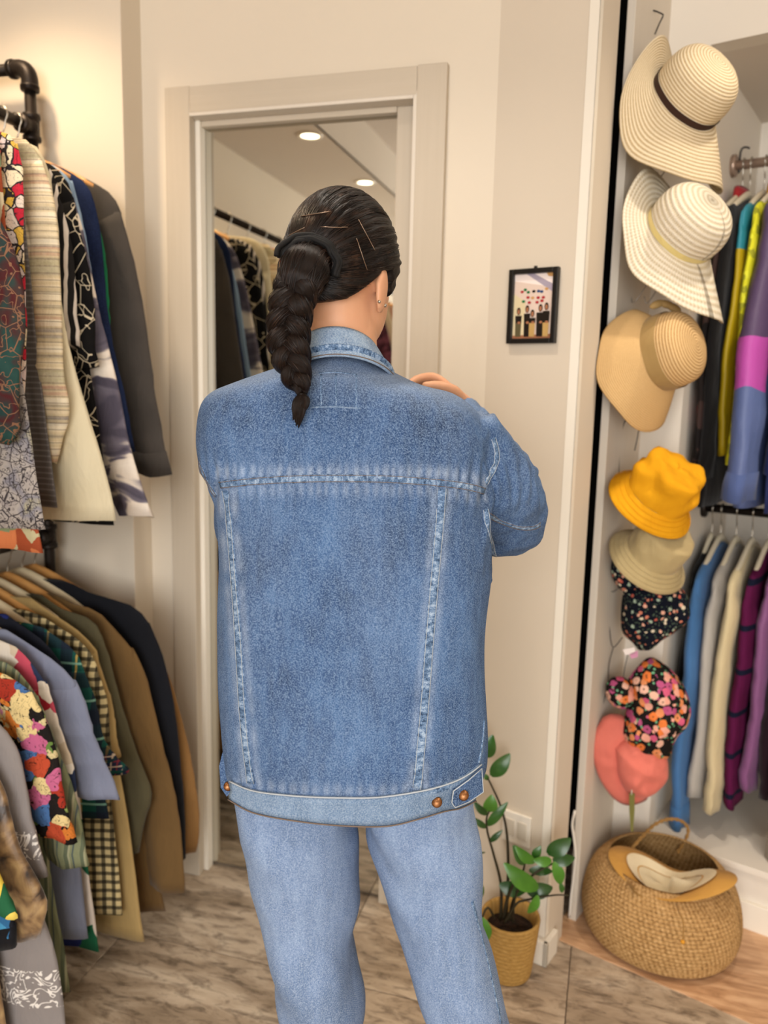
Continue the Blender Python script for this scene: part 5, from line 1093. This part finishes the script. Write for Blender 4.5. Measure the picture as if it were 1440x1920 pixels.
rope([atD(1186, 1590, hd-.03), atD(1205, 1568, hd-.01), atD(1228, 1546, hd), atD(1255, 1536, hd+.01), atD(1278, 1540, hd+.015), atD(1290, 1555, hd+.015), atD(1285, 1575, hd+.01), atD(1270, 1600, hd)], .0045, m_rope, 'handle', bk)
rope([atD(1215, 1690, hd-.22), atD(1190, 1672, hd-.2), atD(1180, 1655, hd-.18), atD(1192, 1668, hd-.21)], .003, m_rope, 'handle', bk, 4, 24)
dc = [BC+(r*.9)*(np.cos(th[::4])[:, None]*B+np.sin(th[::4])[:, None]*BN)+ZZ*z for r, z in ((.15, .07), (.15, .10), (.12, .115), (.06, .12), (.01, .12))]
dk = mk('dark_cloth', *loft(dc), plain('black cloth', '0c0b0c', '17151a'), None, origin=BC+ZZ*.1); tag(dk, 'black cloth stuffed inside the seagrass basket under the mustard hat', 'cloth')
m_mus = plain('mustard suede', 'b0803a', 'c29248', 0.8); m_crm = plain('cream fleece lining', 'e0d2b2', 'd2c19c', 0.95)
hb = BC+ZZ*.208+B*.028-BN*.045; bh = empty('mustard_hat', hb-ZZ*.03, 'mustard bucket hat with cream lining lying upturned in the basket', 'hat')
th2 = np.linspace(0, 2*math.pi, 64, endpoint=False)
def mring(r, z, fold=.0): return hb+(r*(1+.06*np.cos(2*th2)))[:, None]*(np.cos(th2)[:, None]*B*1.12+np.sin(th2)[:, None]*BN*.78)+ZZ*(z+.020*np.cos(2*th2)+.016*np.cos(th2)+fold*.024*np.exp(-((th2-math.pi/2)/.5)**2)*-1)[:, None]
mk('brim', *loft([mring(.062, -.020), mring(.090, -.004, .5), mring(.126, .002, 1), mring(.127, .0005, 1), mring(.091, -.008, .5), mring(.06, -.026)], True, False, False), m_mus, bh)
mk('lining', *loft([mring(.088, .0022, .6), mring(.078, -.004, .5), mring(.066, -.016), mring(.055, -.034), mring(.03, -.042), mring(.004, -.044)], True, False, True), m_crm, bh)
mk('tie_cord', *tube(catmull(A([atD(1268, 1696, hd-.26), atD(1275, 1715, hd-.30), atD(1281, 1728, hd-.315), atD(1281, 1755, hd-.325), atD(1280, 1764, hd-.327)]), 16), .0018, 6), m_rope, bh)
mk('bead', *ell(atD(1280, 1766, hd-.328), (RH, FH, ZZ), (.005,)*3, 10, 8), M('amber bead', 0.3).col('c98a1e'), bh)

# ------------------------------------------------------------------ potted plant
PB = onfloor(952, 1822); PB[2] = 0
pot = empty('potted_plant', PB, 'zamioculcas with glossy leaves in a woven straw pot beside the oblique wall', 'potted plant')
prof = catmull(A([(.050, .002), (.054, .02), (.060, .07), (.065, .12), (.068, .150)]), 15*6); Lp = np.linspace(0, 1, len(prof)); rings, uvb = [], []; tp = np.linspace(0, 2*math.pi, 56, endpoint=False)
for (r, z), k in zip(prof, Lp): rings.append(PB+(r+.0016*abs(math.sin(math.pi*15*k)))*(np.cos(tp)[:, None]*XA+np.sin(tp)[:, None]*YA)+ZZ*z); uvb += [(j/56*.55, k*.62) for j in range(56)]
for (r, z) in ((.064, .151), (.060, .146), (.056, .11)): rings.append(PB+r*(np.cos(tp)[:, None]*XA+np.sin(tp)[:, None]*YA)+ZZ*z); uvb += [(j/56, .6) for j in range(56)]
m_potw = M('woven straw', 0.85); _u = m_potw.xyz(m_potw.uv()); _n = m_potw.noise(m_potw.map(m_potw.uv(), (60, 110, 1)), 1, 4, .7); m_potw.col(m_potw.ramp(_n, [(0.3, '8a6533'), (0.5, 'ae8848'), (0.7, 'c6a264')])); m_potw.bump(_n, 0.6, 0.002)
mk('woven_pot', *loft(rings, True, True, False), m_potw, pot, uv=uvb)
m_soil = M('potting soil', 0.95); m_soil.col(m_soil.ramp(m_soil.noise(m_soil.obj(), 90, 4), [(0.35, '150d08'), (0.7, '38251a')])); m_soil.bump(m_soil.noise(m_soil.obj(), 120, 3), 1, .006)
mk('soil', *revolve(PB, ZZ, XA, YA, [(.0005, .118), (.03, .12), (.058, .115)], 24), m_soil, pot)
DPL = float((PB-C0)@FH)
def pl(x, y, d=0): return atD(x, y, DPL+d)
m_stem = M('brown-green stem', 0.6); m_stem.col(m_stem.mix(m_stem.noise(m_stem.obj(), 60, 3), '3a3520', '241c14'))
def stem(pts, r0=.0042, r1=.0022):
    P = catmull(A([pl(*p) for p in pts]), 22); mk('stem', *tube(P, np.linspace(r0, r1, 22), 8), m_stem, pot)
stem([(938, 1725, 0), (940, 1690, 0), (938, 1650, 0), (925, 1600, 0), (914, 1560, 0), (912, 1535, 0), (918, 1520, 0)])
stem([(948, 1725, .02), (951, 1680, .02), (953, 1620, .03), (950, 1560, .03), (940, 1515, .03), (925, 1480, .03), (914, 1458, .03)])
stem([(955, 1725, -.01), (962, 1690, -.01), (975, 1665, -.02), (1000, 1640, -.03), (1038, 1618, -.03)]); stem([(946, 1730, -.02), (968, 1695, -.03), (985, 1688, -.03), (1015, 1682, -.04), (1045, 1678, -.04), (1068, 1679, -.04)], .0034, .0016)
stem([(944, 1722, -.01), (950, 1690, -.02), (962, 1660, -.03), (980, 1635, -.03), (985, 1610, -.03)]); stem([(928, 1722, -.03), (915, 1702, -.05), (905, 1720, -.06), (906, 1755, -.07)], .003, .002); stem([(962, 1730, -.02), (965, 1690, -.03), (976, 1655, -.03)], .0026, .0016)
m_leafs = []
for i, (a_, b_) in enumerate((('26481a', '376a22'), ('35671b', '548c2a'), ('1c3c13', '2b561d'))):
    m = M('glossy leaf %d' % i, 0.28, spec=0.5); m.col(m.mix(m.noise(m.obj(), 30, 3), a_, b_)); m_leafs.append(m)
def leaf(b, t, w, mi, tilt=0.0, d=0.0, dt=0.0):
    P0_, P1_ = pl(*b, d), pl(*t, d+dt); ax = P1_-P0_; L = np.linalg.norm(ax); ax /= L; nv_ = -CF-ax*(-CF@ax); nv_ /= np.linalg.norm(nv_); sd = np.cross(ax, nv_)
    sd, nv_ = sd*math.cos(tilt)+nv_*math.sin(tilt), nv_*math.cos(tilt)-sd*math.sin(tilt)
    V, F = [], []
    for i in range(9):
        s = i/8; ww = w*L*math.sin(math.pi*min(1, s*.94+.03)**.85)**.8*.5
        c = P0_+ax*(L*s)+nv_*(0.10*L*math.sin(math.pi*s))
        V += [c+sd*ww-nv_*.0*ww+nv_*ww*.28, c, c-sd*ww+nv_*ww*.28]
    for i in range(8):
        for j in range(2): F.append((i*3+j, i*3+j+1, i*3+j+4, i*3+j+3))
    mk('leaf', V, F, m_leafs[mi], pot)
for b, t, w, mi, ti, d in [((914, 1528), (888, 1502), .38, 2, .2, 0), ((912, 1552), (886, 1532), .36, 2, 0, 0), ((910, 1598), (884, 1594), .24, 2, .4, 0), ((916, 1522), (922, 1490), .80, 1, 0, 0), ((914, 1548), (952, 1504), .30, 0, .3, 0), ((918, 1578), (942, 1556), .34, 2, .2, 0),
     ((921, 1455), (956, 1413), .52, 0, .1, .03), ((913, 1420), (924, 1378), .60, 0, .3, .03), ((916, 1462), (906, 1450), .6, 0, 0, .03), ((936, 1658), (985, 1672), .55, 2, .1, -.01), ((1008, 1668), (945, 1618), .42, 1, .1, -.04), ((985, 1620), (962, 1585), .55, 0, -.2, -.03), ((1002, 1618), (966, 1586), .44, 1, .2, -.035),
     ((1034, 1614), (1000, 1612), .62, 1, 0, -.04), ((1000, 1608), (1014, 1586), .6, 0, .3, -.03), ((1026, 1600), (1070, 1572), .62, 2, .1, -.03), ((1036, 1612), (1078, 1608), .58, 2, 0, -.035), ((1038, 1616), (1052, 1658), .48, 1, .2, -.04), ((1050, 1655), (1054, 1674), .5, 0, .2, -.04),
     ((992, 1632), (1036, 1634), .42, 2, .5, -.02), ((988, 1672), (1036, 1664), .62, 2, .2, -.02), ((1008, 1678), (990, 1712), .50, 1, .2, -.05), ((903, 1720), (910, 1768), .5, 1, .2, -.07), ((897, 1650), (902, 1685), .35, 0, .3, -.02)]:
    leaf(b, t, w, mi, ti, d)
# ------------------------------------------------------------------ clothes in the niche
ND, NZ1, NZ2 = 0.31, 1.985, 1.045
def NP(s, d=ND): return P0*A([1, 1, 0])+B*s+BN*d
m_rail = M('pinkish brushed tube', 0.35, metal=0.5); m_rail.col('b49c8b')
for z, nm, lb in ((NZ2, 'lower_niche_rail', 'black iron clothes rail across the lower half of the niche'), (NZ1, 'niche_rail', 'pinkish metal clothes rail across the top of the niche')):
    nr = empty('clothes_rail', NP(PIL1)+ZZ*z, lb, 'clothes rail')
    mk('rail_tube', *tube([NP(PIL1)+ZZ*z, NP(1.5)+ZZ*z], .0125, 14), m_rail if z > 1.5 else m_pipe, nr)
    mk('end_flange', *fit(NP(PIL1+.006)+ZZ*z, B, .026, .012), m_rail if z > 1.5 else m_pipe, nr)
mk('support_hook', *tube(catmull(A([NP(PIL1+.02)+ZZ*(NZ1-.02), NP(PIL1+.02)+ZZ*(NZ1+.035), NP(PIL1+.03)+ZZ*(NZ1+.045), NP(PIL1+.042)+ZZ*(NZ1+.04)]), 12), .003, 6), m_bw, nr)
def nich(name, label, cat, s, z, half, L, sl, mat, group, drop=.07, sw=(.13, .09), hang=m_plh, neck=.10, hl=None, flare=.0, **kw):
    zt = z-neck; tip = (half, zt-drop)
    sh = [(.045, zt), (half*.55, zt-drop*.35), (half*.88, zt-drop*.7), tip]; body_ = [tip, (half*1.02, zt-.3), (half*1.04, zt-L)]
    sle = [(half, zt-drop+.004), (half+.03, zt-drop-.15), (half+.04+flare*.7, zt-drop-.4), (half+.03+flare, zt-drop-sl)] if sl else None
    if flare: kw['sleeve2'] = [(half, zt-drop+.004), (half+.02, zt-drop-.15), (half+.02, zt-drop-.4), (half+.02, zt-drop-sl)]
    kw.setdefault('th', .012 if z > 1.5 else .017); kw.setdefault('fold', .004)
    garment(name, label, cat, group, NP(s)+ZZ*z, -BN, -B, sh, body_, sle, mat, sw=sw, seed=int((s+1)*1000), **kw)
    hanger(NP(s)+ZZ*(z+.0125), -BN, -B, half-.05, hang, hl or 'coat hanger inside the '+' '.join(label.split(',')[0].split(' with ')[0].split()[:8]), 'coat hangers in the niche', drop=drop, rail_r=.0125)
m_wb = M('purple, pink and blue nylon', 0.5, spec=0.4); _o = m_wb.obj(); _x, _y, _z = m_wb.xyz(_o); _d = m_wb.math('ADD', _z, m_wb.math('MULTIPLY', m_wb.math('SINE', m_wb.math('MULTIPLY', _y, 16.0)), .05))
_c = m_wb.mix(m_wb.math('GREATER_THAN', _d, .34), m_wb.mix(m_wb.noise(_o, 9, 3), '5d6d9c', '4a5a88'), 'b04aa0'); _c = m_wb.mix(m_wb.math('GREATER_THAN', _d, .47), _c, '51405f'); m_wb.col(_c); m_wb.bump(m_wb.noise(_o, 60, 3), .4, .004)
m_ty = M('teal over yellow nylon', 0.5, spec=0.4); _z = m_ty.xyz(m_ty.obj())[2]; m_ty.col(m_ty.mix(m_ty.math('GREATER_THAN', _z, .50), 'a8900f', '2c8193'))
UPN, LON = 'jackets on the upper niche rail', 'clothes on the lower niche rail'
nich('tracksuit_jacket', 'black and red patterned tracksuit jacket with red collar in the niche', 'jacket', -.205, NZ1, .235, .80, .62, printed('black red print', ['15100f', '1c1513', '15100f', '8f1f26', '3a2a26'], 10), UPN, collar=plain('red rib', 'a02a2e'))
nich('teal_yellow_jacket', 'teal and mustard yellow colour-block jacket in the niche', 'jacket', -.150, NZ1, .225, .66, .60, m_ty, UPN, hang=m_plh)
nich('yellow_jacket', 'lemon yellow speckled ski jacket in the niche', 'jacket', -.122, NZ1, .235, .68, .62, printed('yellow speckle', ['d3d02c', 'dcdc3c', 'c9c624', 'd3d02c', '9a9a2a'], 60), UPN, collar=plain('mustard', 'c08a12'))
nich('black_long_coat', 'long black coat hanging behind the tracksuit jacket in the niche', 'coat', -.186, NZ1, .24, .81, .66, plain('black wool', '0b0a0b', '131112'), UPN)
nich('windbreaker', 'purple, pink and blue nylon windbreaker with elastic hem in the niche', 'jacket', -.085, NZ1, .255, .80, .70, m_wb, UPN, sw=(.17, .10), th=.028, flare=.09, cuff=.12, cuff_mat=plain('blue rib', '4f5f8e'), collar=plain('magenta nylon', 'b0308a', None, .5))
nich('navy_windbreaker', 'shiny navy blue windbreaker in the niche', 'jacket', -.028, NZ1, .235, .81, .64, plain('navy nylon', '232c5e', '1a2148', .5), UPN)
nich('black_jacket', 'plain black jacket in the niche beside the navy windbreaker', 'jacket', .016, NZ1, .25, .815, .64, plain('black nylon', '121012', '1a181a'), UPN)
nich('mint_jacket', 'pale mint green jacket in the niche', 'jacket', .062, NZ1, .24, .78, .64, plain('mint cotton', 'a9c7a8', '98b897'), UPN)
for i, (nm, lb, c) in enumerate((('grey_jacket', 'mid grey jacket further along the upper niche rail', '55504c'), ('rust_jacket', 'rust brown jacket further along the upper niche rail', '7a4327'), ('royal_jacket', 'royal blue jacket further along the upper niche rail', '26408a'))):
    nich(nm, lb, 'jacket', .115+.055*i, NZ1, .24, .78, .64, plain(nm, c, c), UPN)
nich('black_pullover', 'black ribbed pullover at the left end of the lower niche rail', 'sweater', -.206, NZ2, .16, .40, .34, plain('black knit', '0f0e0f', '161415'), LON)
nich('blue_hoodie', 'sky blue sweatshirt with long cuffed sleeve at the left of the lower niche rail', 'sweatshirt', -.182, NZ2, .235, .62, .70, plain('sky blue jersey', '4a76a8', '406a9a'), LON, sw=(.13, .085), cuff=.09)
nich('white_sweatshirt', 'light grey sweatshirt between the blue and cream sweatshirts', 'sweatshirt', -.140, NZ2, .225, .60, .60, plain('light grey jersey', 'b9b3aa', 'a8a29a'), LON)
nich('cream_sweatshirt', 'cream sweatshirt beside the purple striped rugby shirt', 'sweatshirt', -.098, NZ2, .245, .60, .62, plain('cream jersey', 'd2c29c', 'c4b48c'), LON)
nich('rugby_shirt', 'purple rugby shirt with narrow navy stripes in the niche', 'shirt', -.056, NZ2, .225, .64, .60, hstripes('purple navy stripe', '54103c', [('10142a', .115, .13, 0)]), LON, sw=(.16, .13))
nich('mauve_shirt', 'mauve satin shirt beside the purple rugby shirt', 'shirt', -.014, NZ2, .20, .56, .55, plain('mauve satin', '8a5a86', '74466e', .45), LON, hang=m_wood)
nich('dark_plum_sweater', 'dark plum sweater in the shade of the lower niche rail', 'sweater', .026, NZ2, .20, .58, .56, plain('plum knit dark', '24121c', '1a0c14'), LON, hang=m_wood)
nich('oatmeal_sweatshirt', 'oatmeal grey marl sweatshirt with long cuffed sleeve on the lower niche rail', 'sweatshirt', .064, NZ2, .245, .64, .70, plain('oatmeal marl', 'a89d8c', '988d7c', .9, 60), LON, sw=(.15, .095), cuff=.09, hang=m_wood)
nich('charcoal_sweatshirt', 'dark grey sweatshirt beside the oatmeal sweatshirt', 'sweatshirt', .106, NZ2, .245, .58, .56, plain('dark grey jersey', '4a4540', '3e3a36'), LON)
for i, (nm, lb, c) in enumerate((('ivory_sweatshirt', 'ivory sweatshirt further along the lower niche rail', 'c9bfae'), ('black_sweatshirt', 'black sweatshirt further along the lower niche rail', '151414'))):
    nich(nm, lb, 'sweatshirt', .16+.06*i, NZ2, .24, .62, .6, plain(nm, c, c), LON)
